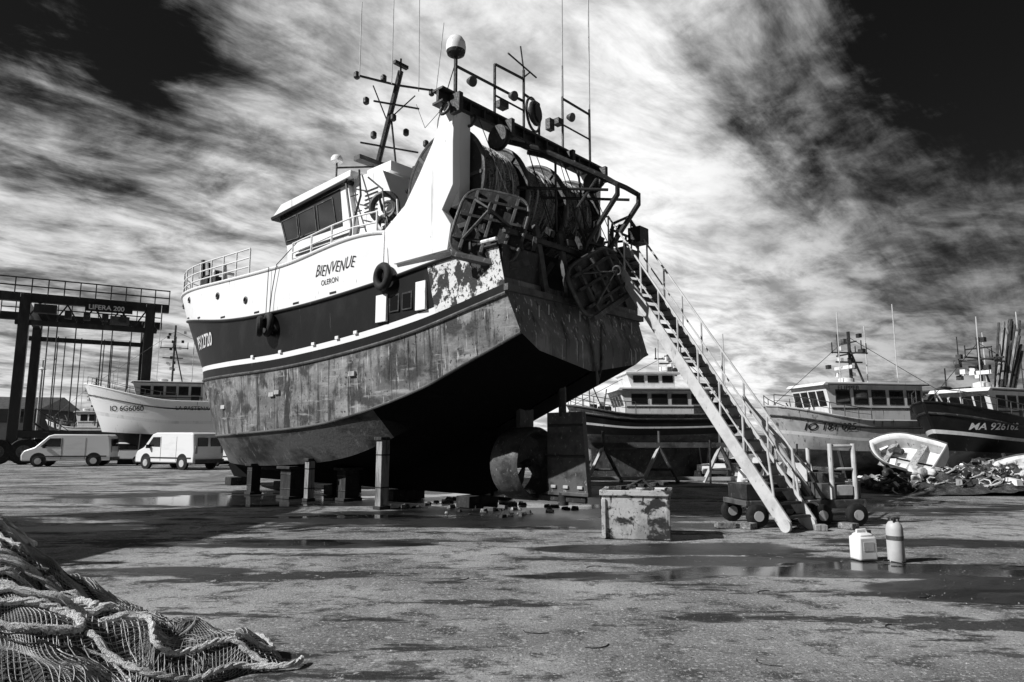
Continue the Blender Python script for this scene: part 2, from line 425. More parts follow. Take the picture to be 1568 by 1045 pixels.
mb = MB()
for dt in (.55,-.35):
    P((1.75,.5+dt,8.85),(.9,.15+dt,8.5),(-.45,-.55+dt,7.65),(-.7,-.68+dt,7.45),(-.65,-.75+dt,7.25),(.2,-.75+dt,6.3),(.5,-.8+dt,5.6),r=.065)
    P((1.4,.4+dt,7.6),(-.5,-.6+dt,7.35),r=.035)
P((-.65,-.12,7.5),(-.65,-1.03,7.5),r=.05); P((.2,.3,8.1),(.2,-.6,8.1),r=.045); P((.2,-.2,6.3),(.2,-1.2,6.3),r=.045)
P((-.3,0,7.75),(.2,.3,6.9),(.3,-.25,6.3),r=.035); P((.6,.5,8.4),(.9,.1,6.6),r=.03); P((.6,-.4,8.2),(.5,-.6,6.3),r=.03)
mb.obj('stern_pipe_frame', boat)

# net drum
mb = MB()
cx, cz, DR = 2.55, 7.6, 1.28
mb.lathe((cx,-2.3,cz),(0,1,0),[(.35,0),(.35,4.6)],'steel',20)
for y in (-2.2,-.74,.74,2.2):
    mb.lathe((cx,y-.03,cz),(0,1,0),[(DR,0),(DR,.06)],'steel',48)
    mb.torus((cx,y,cz),(0,1,0),DR+.02,.055,'steelm',48,8)
    for k in range(8):
        a=k*math.pi/4
        for e in (-.06,.06): mb.beam((cx+.3*math.cos(a),y+e,cz+.3*math.sin(a)),(cx+(DR-.02)*math.cos(a),y+e,cz+(DR-.02)*math.sin(a)),.03,.08,'steelm')
for y0,y1,rr in ((-2.12,-.8,1.1),(-.68,.68,1.05),(.8,2.12,1.09)):
    prof=[]
    for i in range(24):
        prof.append((rr+.06*math.sin(i*1.9)+random.uniform(-.04,.04), (y1-y0)*i/23))
    mb.lathe((cx,y0,cz),(0,1,0),prof,'netgrey',40)
    for k in range(34):
        a0=random.uniform(0,6.28); yb=random.uniform(y0+.1,y1-.2)
        mb.tube([(cx+(rr+.08)*math.cos(a0+i*.22),yb+.05*math.sin(i*.7+k)+i*.012,cz+(rr+.08)*math.sin(a0+i*.22)) for i in range(12)],.018,'netlight' if k%4==0 else 'netgrey',5)
for y in (-2.45,2.35):
    mb.prism([(2.0,y,4.9),(3.2,y,4.9),(2.75,y,7.8),(2.35,y,7.8)],(0,.1,0),'steel')
mb.obj('net_drum', boat)

def otter(name, loc, rot, w, h):
    b = MB()
    pts=[]
    for i in range(28):
        a=2*math.pi*i/28; ca,sa=math.cos(a),math.sin(a)
        e=.5
        pts.append((w/2*math.copysign(abs(ca)**e,ca),0,h/2*math.copysign(abs(sa)**e,sa)))
    b.prism(pts,(0,.06,0),'steel')
    b.tube([(p[0],.03,p[2]) for p in pts],.045,'steelm',7,True)
    for k in (-.3,0,.3):
        b.box((k*w,-.05,0),(.07,.1,h*.86),'steelm')
    for k in (-.28,.05,.3):
        b.box((0,-.06,k*h),(w*.9,.09,.07),'steel')
    b.tube([(-.3*w,-.1,.28*h),(0,-.5,.05*h),(-.3*w,-.1,-.3*h)],.035,'steelm',7)
    b.tube([(0,-.5,.05*h),(.32*w,-.1,.0)],.03,'steelm',7)
    b.box((0,.03,-h/2-.01),(w*.8,.14,.12),'steelm')
    for k in range(12):
        b.box((random.uniform(-.4,.4)*w,-.04,random.uniform(-.4,.4)*h),(random.uniform(.05,.3),random.uniform(.04,.12),random.uniform(.03,.12)),random.choice(['steel','steelm']),Matrix.Rotation(random.uniform(0,3),3,'Y'))
    b.torus((0,-.55,.05*h),(1,0,0),.1,.03,'steelm',14,6)
    return b.obj(name, boat, bevel=.008, loc=loc, rot=rot)
otter('otter_board_port',(.85,2.45,6.2),(R(-14),R(14),R(-142)),1.5,1.7)
otter('otter_board_starboard',(-.12,-.2,5.3),(R(-10),R(-28),R(-90)),2.1,1.3)
mb = MB()
mb.box((.45,1.95,5.3),(.12,1.2,.8),'steel'); mb.box((.42,-2.0,5.3),(.12,1.2,.8),'steel')
mb.prism([(.3,-1.25,4.7),(.3,1.25,4.7),(1.7,1.25,6.3),(1.7,-1.25,6.3)],(.08,0,.0),'steel')
mb.beam((.25,2.6,4.75),(.25,-2.6,4.75),.12,.14,'steelm')
for y in (-1.3,1.3,.45,-.6): mb.beam((.25,y,4.7),(.55,y,6.4),.1,.16,'steelm')
mb.beam((.4,2.5,6.0),(.5,-2.5,6.05),.1,.12,'steel')
for k in range(80):
    x=random.uniform(.1,1.9); y=random.uniform(-2.3,2.3); z=random.uniform(4.95,6.7)
    mb.beam((x,y,z),(x+random.uniform(-.4,.4),y+random.uniform(-.5,.5),z+random.uniform(-.5,.5)),random.uniform(.03,.1),random.uniform(.03,.16),random.choice(['steel','steel','steelm']))
mb.tube([(.1,.15,4.8),(-.02,.1,4.2),(-.05,-.05,3.4),(-.03,-.2,3.0),(-.03,-.35,3.35),(0,-.4,4.3)],.03,'steelm',6)
mb.tube([(-.05,-.1,3.4),(-.06,-.12,2.9)],.03,'steelm',6)
for k in range(14):
    y=-2.3+k*.36+random.uniform(-.08,.08)
    mb.box((.16,y,4.15+random.uniform(-.15,.3)),(.02,.02,random.uniform(.05,.3)),'inkw')
for k in range(9):
    y0=random.uniform(-2.6,2.6); y1=y0+random.uniform(-.4,.4)
    mb.tube([(1.6,y0,9.0),(1.0,(y0+y1)/2+.1,7.6),(.5,y1,6.2)],.012,'steel',5)
for y in (-1.9,1.8): mb.lathe((1.2,y,8.5),(0,1,0),[(.28,-.08),(.3,-.05),(.22,0),(.3,.05),(.28,.08)],'steel',20)
mb.obj('stern_gear', boat, bevel=.006)
mb = MB()
for t in (-1.5,-2.1,-2.7): P((.4,t,5.6),(.35,t,6.9),r=.03)
P((.35,-1.4,6.9),(.35,-2.7,6.9)); P((.35,-1.4,6.3),(.35,-2.7,6.3),r=.025)
P((.35,-2.7,6.9),(3.0,-2.75,7.3))
P((.4,-1.2,5.9),(.2,-1.3,7.0),(-.1,-1.5,7.15),(-.2,-1.8,6.8),r=.05); mb.box((-.2,-1.8,6.7),(.35,.4,.4),'steel')
mb.box((.5,-2.2,6.3),(.5,.7,.5),'steelm')
mb.obj('stern_rails', boat)

mb = MB()
P((7.9,.5,9.0),(6.5,.5,12.7),r=.09); P((7.0,.1,9.3),(6.95,.5,11.6),r=.03)
P((6.6,1.9,12.0),(6.65,.5,12.3),(6.6,-1.0,12.7),r=.035); P((6.7,1.3,11.5),(6.7,-.4,11.9),r=.03); P((7.3,1.3,10.4),(7.3,-.9,10.8),r=.03)
P((6.9,1.2,12.1),(7.1,.5,11.3),r=.02); P((6.9,-.4,12.4),(7.1,.5,11.3),r=.02)
for t,zb,zt,dx in ((1.9,12.0,14.3,0),(.75,12.2,15.6,0),(-.3,12.4,15.6,.05),(-1.0,12.6,15.2,-.3)):
    P((6.6,t,zb),(6.6,t+dx,zt),r=.015,mt='galv')
P((6.5,.5,12.7),(6.5,.5,13.1),r=.03); mb.box((6.5,.5,12.9),(.12,.5,.1),'steel')
for t,z in ((1.5,11.45),(.0,11.0),(-.8,10.9),(1.2,10.5),(1.85,12.1),(-1,12.7),(.9,12.4),(.5,11.3)):
    mb.lathe((6.8,t,z),(0,0,1),[(.05,-.1),(.09,-.06),(.09,.08),(.05,.12)],'steel',12)
P((8.2,1.5,9.1),(8.2,1.5,9.95),r=.03); P((8.2,1.5,9.8),(7.3,.8,9.8),r=.03)
P((8.0,.9,9.1),(8.0,.9,9.7),r=.05)
mb.box((7.4,.9,9.95),(.3,.9,.14),'steelm')
P((6.7,-.3,12.0),(4.5,1.2,10.0),(1.75,2.6,9.5),r=.008)
P((5.4,-1.0,9.0),(5.4,-1.0,10.4),r=.03); P((5.4,-1.6,10.4),(5.4,-.4,10.4),r=.025)
for t in (-1.6,-.4): mb.lathe((5.4,t,10.45),(-1,0,-.3),[(.06,0),(.13,.14)],'steel',12)
mb.obj('mast', boat)
mb = MB()
mb.lathe((8.2,1.5,9.95),(0,0,1),[(.1,0),(.18,.04),(.18,.14),(.13,.22),(.02,.27)],'white',18)
mb.lathe((9.6,1.2,9.05),(0,0,1),[(.08,0),(.12,.15),(.1,.2),(.02,.24)],'white',14)
mb.lathe((8.6,.2,9.05),(0,0,1),[(.15,0),(.2,.3),(.05,.42)],'white',14)
mb.obj('radomes', boat)

mb = MB()
def rail(s_a, s_b, h, n, r=.028, mt='white', lv=(1,.66,.33), sides=(1,-1)):
    for sg in sides:
        L=[]
        for i in range(n+1):
            x=s_a+(s_b-s_a)*i/n
            z=interp(zr[7],x); t=H.t(x,z-.001)-.03
            L.append(Vector((x,sg*t,z))); P(L[-1],L[-1]+Vector((0,0,h)),r=r,mt=mt)
        for f in lv: P(*[p+Vector((0,0,h*f)) for p in L],r=r*.85,mt=mt)
rail(10.8,19.6,.85,10)
rail(4.4,8.3,.55,4,lv=(1,.5))
mb.obj('bow_rail', boat)
mb = MB()
mb.lathe((16.2,1.2,7.4),(0,1,0),[(.3,-.35),(.3,-.3),(.16,-.28),(.16,.28),(.3,.3),(.3,.35)],'steelm',20)
P((16.5,.7,6.2),(16.8,.8,8.4),r=.09,mt='white'); P((16.8,1.2,8.1),(16.8,.4,8.1),r=.06,mt='white')
P((17.2,1.3,6.2),(17.5,1.3,8.3),r=.06); P((17.5,1.3,8.0),(16.6,1.2,7.5),r=.05); P((16.8,1.5,6.5),(17.1,1.5,8.5),r=.08); P((16.5,1.7,7.7),(17.5,1.4,7.9),r=.06)
mb.beam((15.2,1.8,6.2),(15.2,1.8,7.7),.12,.12,'steel'); mb.box((16.5,1.4,7.4),(.7,.6,.7),'steel'); P((16.3,1.5,7.4),(16.6,1.5,8.3),r=.07)
mb.obj('anchor_windlass', boat)

mb = MB()
mb.lathe((1.55,0,1.12),(1,0,0),[(.80,0),(.86,.1),(.86,.7),(.80,.85),(.72,.8),(.70,.4),(.74,.05),(.80,0)],'steelm',40,cap=False)
for k in range(4):
    a=k*math.pi/2+.4; c,s_=math.cos(a),math.sin(a)
    pts=[Vector((2.0+.12*f,0,1.12))+Vector((0,-s_,c))*(.1+.56*e)+Vector((0,c,s_))*w for e,w,f in ((0,-.08,-1),(.5,-.24,-1),(1,-.15,-.6),(1,.15,.6),(.5,.24,1),(0,.08,1))]
    mb.prism(pts,(.03,0,0),'steelm')
mb.lathe((1.75,0,1.12),(1,0,0),[(.02,0),(.1,.12),(.13,.5),(.13,1.3)],'steel',20)
mb.beam((2.0,0,1.9),(2.0,0,2.5),.12,.5,'steel')
mb.obj('propeller_nozzle', boat)
mb = MB()
rp=[(.1,.42),(1.25,.42),(1.25,2.3),(.25,2.3)]
mb.prism([(x,-.08,z) for x,z in rp],(0,.16,0),'steelm')
mb.box((.68,.10,.47),(1.2,.02,.08),'steelm'); mb.box((.7,.095,2.0),(1.0,.02,.06),'steel'); mb.box((.7,.095,1.3),(1.1,.02,.06),'steel')
for x in (.3,.7,1.05): mb.box((x,.1,.62),(.14,.05,.07),'hullgrey')
mb.tube([(.85,0,2.2),(.85,0,3.3)],.09,'steel',12); mb.tube([(.85,0,.2),(.85,0,.5)],.12,'steel',12)
mb.obj('rudder', boat, bevel=.02)

# ------------------------------------------------ shores / keel blocks
def b2w(s,t,z=0):
    F=Vector((-math.sin(R(48)),math.cos(R(48)),0)); Pp=Vector((-math.cos(R(48)),-math.sin(R(48)),0))
    return Vector((1.8,15.3,z))+F*s+Pp*t
def bott(s,t):
    a=H.pt(0,s/s1[0]); b=H.pt(1,s/s1[1]); c=H.pt(2,s/s1[2])
    return a.z+(b.z-a.z)*t/b.y if t<b.y else b.z+(c.z-b.z)*(t-b.y)/(c.y-b.y)
for i,(s_,t_,w,mt) in enumerate(((4.85,2.05,.24,'wood'),(8.1,2.05,.20,'wood'),(9.3,1.85,.5,'woodd'),(7.5,1.2,.45,'woodd'),(11.5,1.9,.3,'woodd'),(4.5,-2.0,.25,'woodd'),(8.5,-2.0,.25,'woodd'),(12.5,-1.8,.25,'woodd'))):
    zt=bott(s_,abs(t_))-.02; p=b2w(s_,t_)
    mb=MB(); mb.box((0,0,zt/2),(w,w,zt),mt); mb.box((0,0,zt-.04),(w*1.3,w*1.4,.08),'woodd'); mb.box((0,0,.04),(w*1.3,w*1.3,.08),'woodd')
    for z in (zt*.3,zt*.75): mb.box((0,0,z),(w*1.03,w*1.03,.04),'steel')
    mb.obj('timber_shore',bevel=.012,loc=p,rot=(0,0,R(138)+random.uniform(-.1,.1)))
for s_ in (3.6,6.5,9.5,12.5,16.0):
    mb=MB()
    mb.box((0,0,.15),(.45,1.1,.28),'woodd'); mb.box((0,.25,.06),(.6,.2,.1),'woodd')
    mb.obj('keel_block',bevel=.015,loc=b2w(s_,0),rot=(0,0,R(138)+random.uniform(-.05,.05)))
mb=MB()
for k in range(70):
    p=b2w(random.uniform(1.2,5.5),random.uniform(-1.2,1.7)); sz=random.uniform(.03,.14)
    mb.box(p+Vector((0,0,sz*.3)),(sz*random.uniform(1,2.5),sz,sz*.7),random.choice(['stone','woodd','steelm']),Matrix.Rotation(random.uniform(0,3),3,'Z')@Matrix.Rotation(random.uniform(-.3,.3),3,'X'),top=random.uniform(.6,.95))
mb.obj('rubble_under_stern',bevel=.01)

# ------------------------------------------------ boarding stairs
st = empty('boarding_stairs')
A=Vector((5.02,12.85,.12)); B=Vector((2.38,16.3,6.2)); side_=Vector((.84,.54,0)).normalized()*.75
mb=MB()
for off in (Vector((0,0,0)),side_):
    mb.beam(A+off,B+off,.05,.26,'galv')
mb.obj('stringers',st,bevel=.006)
mb=MB()
d=(B-A); hd=Vector((d.x,d.y,0)).normalized(); NS=26
rz=Matrix.Rotation(math.atan2(side_.y,side_.x),3,'Z')
for i in range(NS):
    c=A+d*((i+.6)/NS)+side_/2
    mb.box(c,(.69,.24,.05),'steel',rz)
mb.obj('treads',st)
mb=MB()
for off in (Vector((0,0,0)),side_):
    up=Vector((0,0,.95))
    n=8
    for i in range(n+1):
        p=A+d*(.07+.93*i/n)+off
        if off.length<.1 and i<1: continue
        mb.tube([p,p+up],.022,'galv',7)
    mb.tube([A+d*.05+off+up*.2, A+d*.07+off+up,B+off+up,B+off+up+hd*.5,B+off+hd*.5],.025,'galv',8)
    mb.tube([A+d*.07+off+up*.5,B+off+up*.5],.018,'galv',7)
mb.obj('handrails',st)
mb=MB()
mb.beam(B+side_/2+Vector((0,0,-.05)),B+side_/2+hd*.6+Vector((0,0,-.05)),.75,.05,'steel')
for off in (Vector((0,0,0)),side_):
    c=A+off
    mb.lathe(c-side_.normalized()*.05,side_,[(.12,0),(.12,.06)],'galv',16)
mb.obj('landing_and_wheels',st)

ct = empty('wheeled_support_cart',(5.6,14.2,0),R(8))
mb=MB()
mb.beam((-1.1,-.45,.42),(1.35,-.45,.42),.1,.16,'steelm'); mb.beam((-1.1,.45,.42),(1.35,.45,.42),.1,.14,'steel')
for x in (-1.1,-.3,.6,1.35): mb.beam((x,-.5,.45),(x,.5,.45),.1,.1,'steelm')
mb.box((-.6,0,.66),(.95,.8,.3),'steel'); mb.box((.95,0,.66),(.85,.75,.3),'steelm'); mb.box((.95,.1,.9),(.5,.5,.2),'steel')
mb.box((1.0,-.4,.68),(.35,.06,.2),'galv'); mb.box((-.5,-.42,.66),(.5,.04,.16),'steelm')
for x in (.75,1.25):
    mb.tube([(x,-.4,.5),(x,-.4,1.6)],.05,'galv',8); mb.tube([(x,.4,.5),(x,.4,1.5)],.045,'galv',8)
mb.tube([(.75,-.4,1.55),(1.25,-.4,1.55)],.035,'galv',8)
mb.tube([(.75,-.4,1.1),(1.25,-.4,1.1)],.03,'galv',8)
mb.tube([(.6,0,.5),(-.6,.5,2.6)],.045,'galv',8); mb.tube([(1.2,.3,.5),(-.4,.6,2.4)],.035,'galv',8)
mb.tube([(-.9,-.3,.8),(-.9,.3,1.1),(-.2,.3,1.15),(-.2,-.3,.8)],.03,'steelm',7)
for k in range(22):
    x=random.uniform(-1,1.3); y=random.uniform(-.45,.45); z=random.uniform(.5,.95)
    mb.beam((x,y,z),(x+random.uniform(-.3,.3),y+random.uniform(-.2,.2),z+random.uniform(-.2,.3)),.05,.05,random.choice(['steel','steelm','galv']))
mb.obj('cart_frame',ct,bevel=.008)
mb=MB()
for x,y in ((-.95,-.55),(-.95,.55),(.35,-.6),(1.1,-.6),(.35,.6),(1.1,.6)):
    mb.lathe((x,y-.07,.22),(0,1,0),[(.12,0),(.2,.01),(.22,.03),(.22,.11),(.2,.13),(.12,.14)],'rubber',22); mb.lathe((x,y-.08,.22),(0,1,0),[(.1,0),(.1,.16)],'galv',14)
mb.torus((.1,-.62,.25),(0,1,0),.24,.03,'galv',24,7)
mb.obj('cart_wheels',ct)
mb=MB()
for k,(x,y,w) in enumerate(((4.1,13.5,.35),(4.5,13.35,.25),(5.75,13.1,.2),(6.4,13.35,.3))):
    mb.box((x,y,.06),(w,.22,.11),random.choice(['wood','stone']),Matrix.Rotation(k*.7,3,'Z'))
mb.obj('wood_chocks',bevel=.01)

# ------------------------------------------------ fish tub
tb=empty('fish_tub',(2.2,12.3,0),R(-14))
mb=MB()
w,dp,h=1.15,.85,.82
def ring(k,z): return [(-w/2*k,-dp/2*k,z),(w/2*k,-dp/2*k,z),(w/2*k,dp/2*k,z),(-w/2*k,dp/2*k,z)]
vs=ring(.93,.0)+ring(1.0,h)+ring(.9,h)+ring(.85,.12)
fs=[(0,3,2,1)]
for a in (0,4,8):
    for i in range(4): fs.append((a+i,a+(i+1)%4,a+4+(i+1)%4,a+4+i))
fs.append((12,13,14,15))
mb.add(vs,fs,'tub')
mb.obj('tub_body',tb,bevel=.02)
mb=MB()
for sg in (-1,1):
    mb.box((0,sg*(dp/2+.005),h-.04),(w+.06,.05,.09),'tub'); mb.box((sg*(w/2+.005),0,h-.04),(.05,dp-.04,.09),'tub')
for x in (-.54,.54): mb.box((x,-dp/2+.0,h/2-.06),(.07,.05,h*.8),'tub')
for k in range(7): mb.box((-.35+k*.13,.05*k-.1,h+.02+.012*k),(.25,.12,.06),'netdark',Matrix.Rotation(k*.9,3,'Z'))
mb.tube([(-.2,-.1,h),(0,0,h+.12),(.1,.1,h+.16),(.3,0,h)],.03,'netdark',6)
mb.obj('tub_rim',tb,bevel=.015)

# ------------------------------------------------ jerrycan & gas bottle
j=empty('jerrycan',(4.98,10.0,0),R(12))
mb=MB(); mb.box((0,0,.17),(.29,.23,.33),'carwhite'); mb.box((0,0,.355),(.27,.21,.05),'carwhite',top=.7); mb.obj('can_body',j,bevel=.03)
mb=MB(); mb.tube([(-.09,0,.36),(-.09,0,.415),(.05,0,.42),(.08,0,.36)],.016,'carwhite',8); mb.lathe((.11,0,.36),(0,0,1),[(.03,0),(.03,.05)],'ink',12)
mb.box((0,-.118,.2),(.16,.004,.12),'hullgrey'); mb.obj('handle_and_cap',j)
g=empty('gas_bottle',(5.36,9.85,0))
mb=MB(); mb.lathe((0,0,0),(0,0,1),[(.105,0),(.11,.02),(.11,.44),(.1,.5),(.07,.545),(.035,.56)],'hullgrey',28)
mb.lathe((0,0,.55),(0,0,1),[(.03,0),(.03,.06)],'steel',12); mb.torus((0,0,.6),(0,0,1),.07,.012,'steel',18,6)
for k in range(3):
    a=k*2.1; mb.tube([(.07*math.cos(a),.07*math.sin(a),.54),(.07*math.cos(a),.07*math.sin(a),.6)],.012,'steel',6)
mb.lathe((0,0,.3),(0,0,1),[(.112,0),(.112,.06)],'steelm',28)
mb.obj('cylinder_body',g)
mb=MB(); mb.tube([(5.2,9.7,.03),(5.3,9.6,.02),(5.4,9.72,.02),(5.28,9.85,.02),(5.15,9.8,.03)],.012,'rubber',6); mb.obj('rubber_hose')

# ------------------------------------------------ background boats
def gboat(name, loc, heading, L, Bm, Hh, top='white2', mid='black', low='bottom', wh=(.28,.62,.62,2.0), mast=3.0, mastpos=.5, txt=None, tcol='ink', gal=True, name_txt=None, shores=True, z0=.3, upper=None, drum=False, wtxt=None, ts=.19):
    e=empty(name,loc,heading)
    fr=[0,.28,.48,.70,.76,1.0,1.16]
    rows=[]
    for i,f in enumerate(fr):
        zz=[(0,z0+Hh*(f*.86+(.22 if i<2 else .1))),(L*.25,z0+Hh*(f*.86+(.06 if i<2 else .05))),(L*.6,z0+Hh*(f*.9)),(L*1.0,z0+Hh*f*(1.18 if i>2 else 1.05))]
        rows.append(dict(s0=0,s1=L*(.86+.12*f),z=zz,b=[.05,.36,.47,.49,.493,.5,.51][i]*Bm,wl=.5-.1*f,p=1.9+.4*f,e=.95-.25*f))
    hh=Hull(rows)
    mm=[low,low,mid,'white2',mid,top]
    b=MB(); hh.build(b,lambda r,x:mm[r],40,tm=mid); o=b.obj('hull',e); weld(o)
    b=MB()
    for sg in (1,-1):
        for r,rad,mt in ((5,.05,'steel'),(6,.04,top)):
            b.tube([(p.x,sg*p.y,p.z) for p in [hh.pt(r,i/30) for i in range(31)]],rad,mt,6)
    zd=z0+Hh*.9
    for i in range(20):
        x0=L*.96*i/20; x1=L*.96*(i+1)/20
        z_a=interp(rows[5]['z'],x0)-.15; z_b=interp(rows[5]['z'],x1)-.15
        w0=max(.04,hh.t(x0,z_a)-.02); w1=max(.04,hh.t(x1,z_b)-.02)
        b.add([(x0,-w0,z_a),(x1,-w1,z_b),(x1,w1,z_b),(x0,w0,z_a)],[(0,1,2,3)],'steelm')
    b.box((L*.45,0,z0*.5+.1),(L*.8,.18,z0+.25),low)
    b.obj('deck_and_strakes',e)
    a0,a1,wf,hw=wh; x0,x1=L*a0,L*a1; wy=Bm*wf/2; zb=zd-.15
    b=MB()
    b.prism([(x0,-wy,zb),(x1,-wy,zb),(x1+.05,-wy,zb+hw*.5),(x1+.28,-wy,zb+hw),(x0+.05,-wy,zb+hw)],(0,2*wy,0),'white2')
    b.prism([(x0-.15,-wy-.12,zb+hw),(x1+.45,-wy-.12,zb+hw-.02),(x1+.3,-wy-.12,zb+hw+.12),(x0-.1,-wy-.12,zb+hw+.12)],(0,2*wy+.24,0),'white2')
    if upper:
        u0,u1,uh=upper
        b.prism([(L*u0,-wy*.8,zb+hw+.1),(L*u1,-wy*.8,zb+hw+.1),(L*u1+.2,-wy*.8,zb+hw+uh),(L*u0,-wy*.8,zb+hw+uh)],(0,wy*1.6,0),'white2')
        b.box((L*(u0+u1)/2,0,zb+hw+uh+.04),(L*(u1-u0)+.5,wy*1.8,.1),'white2')
    b.obj('wheelhouse',e,bevel=.02)
    b=MB()
    nw=max(2,int((x1-x0)/.75)); ww=(x1-x0-.2)/nw
    for sg in (1,-1):
        for i in range(nw):
            xa=x0+.15+i*ww
            b.box((xa+ww*.42,sg*(wy+.003),zb+hw*.74),(ww*.70,.03,hw*.25),'glass')
            b.box((xa+ww*.42,sg*(wy+.001),zb+hw*.74),(ww*.80,.02,hw*.32),'steel')
        b.box((x0+.5,sg*(wy+.003),zb+hw*.3),(.5,.02,hw*.5),'steelm')
        b.box(((x0+x1)/2,sg*(wy+.004),zb+hw*.5),(x1-x0,.03,.05),'steel')
        b.box(((x0+x1)/2,sg*(wy+.125),zb+hw+.02),(x1-x0+.4,.02,.05),'steel')
        if upper:
            n2=3; wx=L*(upper[1]-upper[0])/n2
            for i in range(n2): b.box((L*upper[0]+(i+.5)*wx,sg*(wy*.8+.003),zb+hw+.1+upper[2]*.55),(wx*.75,.02,upper[2]*.42),'glass')
    nf=4
    for i in range(nf):
        yy=-wy+.1+i*(2*wy-.2)/nf; yw=(2*wy-.2)/nf*.85
        def fx(z): return x1+.05+.23*max(0,(z-zb-hw*.5)/(hw*.5))+.012
        b.add([(fx(zb+hw*.55),yy,zb+hw*.55),(fx(zb+hw*.55),yy+yw,zb+hw*.55),(fx(zb+hw*.88),yy+yw,zb+hw*.88),(fx(zb+hw*.88),yy,zb+hw*.88)],[(0,1,2,3)],'glass')
    b.obj('windows',e)
    b=MB(); xm=L*mastpos; zt=zb+hw+(upper[2] if upper else 0)
    T=lambda *a,r=.03,mt='steel': b.tube(a,r,mt,6)
    T((xm,0,zt),(xm,0,zt+mast),r=.07); T((xm-.7,0,zt),(xm,0,zt+mast*.7),r=.045)
    T((xm,.9,zt+mast*.6),(xm,-.9,zt+mast*.6),r=.04); T((xm,.5,zt+mast*.8),(xm,-.5,zt+mast*.8),r=.035); T((xm-.6,0,zt+mast*.45),(xm+.7,0,zt+mast*.45),r=.04)
    T((xm-.9,0,zt+mast*.62),(xm+.9,0,zt+mast*.62),r=.035)
    for y,hz in ((.8,.5),(-.8,1.0),(.4,.3)): T((xm,y,zt+mast*.6),(xm,y,zt+mast*.6+hz),r=.025)
    for x in (-.85,.85): T((xm+x,0,zt+mast*.6),(xm+x,0,zt+mast*.6+.5),r=.025)
    for k in range(12): b.box((xm+random.uniform(-.6,.6),random.uniform(-.8,.8),zt+mast*random.uniform(.1,.95)),(.16,.2,.18),random.choice(['steel','white2','steelm']))
    T((xm+.9,.5,zt),(xm+.9,.55,zt+mast*1.3),r=.022,mt='galv'); T((xm-1.2,-.5,zt-.5),(xm-1.2,-.5,zt+mast*1.15),r=.025,mt='galv')
    T((xm-2.0,.4,zt-.8),(xm-2.0,.4,zt+mast*1.5),r=.022,mt='galv')
    b.lathe((xm+.5,.3,zt),(0,0,1),[(.2,.1),(.3,.2),(.3,.35),(.05,.42)],'white2',16); b.box((xm+.3,0,zt+mast*.35),(.15,1.2,.14),'white2')
    T((xm,0,zt+mast*.9),(L*.97,0,interp(rows[6]['z'],L*.97)),r=.012); T((xm,0,zt+mast*.9),(L*.1,0,zd+1.7),r=.012)
    if gal:
        gx=L*.08; gz=zd+1.7
        for sg in (1,-1): T((gx,sg*Bm*.4,zd-.2),(gx+.1,sg*Bm*.36,gz),r=.08,mt='steelm'); T((gx+1.4,sg*Bm*.4,zd-.2),(gx+.1,sg*Bm*.36,gz),r=.06,mt='steelm')
        T((gx+.1,Bm*.42,gz),(gx+.1,-Bm*.42,gz),r=.09); T((gx+.1,.3,gz),(gx+.1,.3,gz+1.0),r=.03)
    if drum:
        b.lathe((L*.16,-.9,zd+.9),(0,1,0),[(.9,0),(.9,.06),(.55,.1),(.6,.9),(.55,1.7),(.9,1.74),(.9,1.8)],'netdark',24)
        for y in (-.95,.95): b.torus((L*.16,y,zd+.9),(0,1,0),.9,.05,'steelm',24,6)
    for sg in (1,-1):
        pl=[]
        for i in range(7):
            x=L*(.62+.36*i/6); p=Vector((x,sg*max(.05,hh.t(x,interp(rows[6]['z'],x)-.001)-.05),interp(rows[6]['z'],x))); pl.append(p+Vector((0,0,.5))); T(p,p+Vector((0,0,.5)),r=.018,mt='steelm')
        T(*pl,r=.018,mt='steelm'); T(*[p-Vector((0,0,.25)) for p in pl],r=.012,mt='steelm')
    for k in range(34):
        x=random.choice([random.uniform(.03,a0),random.uniform(.03,a0),random.uniform(a1+.05,.85)])*L
        b.box((x,random.uniform(-.3,.3)*Bm*(1 if x<L*.6 else .6),zd+random.uniform(0,.55)),(random.uniform(.1,.5),random.uniform(.1,.5),random.uniform(.1,.6)),random.choice(['steel','white2','steelm','netdark','wood','steel']),Matrix.Rotation(random.uniform(0,2),3,'Z'))
        if k%2: T((x,random.uniform(-.3,.3)*Bm*.6,zd),(x+random.uniform(-.8,.8),random.uniform(-.3,.3)*Bm*.6,zd+random.uniform(.6,1.6)),r=.025,mt=random.choice(['steel','galv']))
    b.obj('mast_and_gear',e)
    if shores:
        b=MB()
        for x in (.15,.35,.55,.75):
            for sg in (1,-1):
                y=sg*Bm*.36; z=hh.pt(2,x).z
                T((L*x,y*1.25,0),(L*x,y,z),r=.07,mt='woodd')
        for x in (.2,.45,.7): b.box((L*x,0,z0*.5),(.3,.8,z0),'woodd')
        b.obj('shores',e)
    if txt: text_mesh('registration_lettering',txt,Hh*ts,lambda x,y:Vector((L*.88-x,hh.t(L*.88-x,z0+Hh*.86+y)+.03,z0+Hh*.86+y)),tcol,e,bold=.006)
    if name_txt: text_mesh('name_lettering',name_txt,Hh*.10,lambda x,y:Vector((L*.62-x,hh.t(L*.62-x,z0+Hh*.88+y)+.03,z0+Hh*.88+y)),'ink' ,e)
    if wtxt: text_mesh('cabin_lettering',wtxt,hw*.16,lambda x,y:Vector((x1-.3-x,wy+.02,zb+hw*.92+y*.8-.05)),'ink',e)
    return e
def place_bow(bx,by,ang,L):
    return (bx-math.cos(ang)*L, by-math.sin(ang)*L, 0)
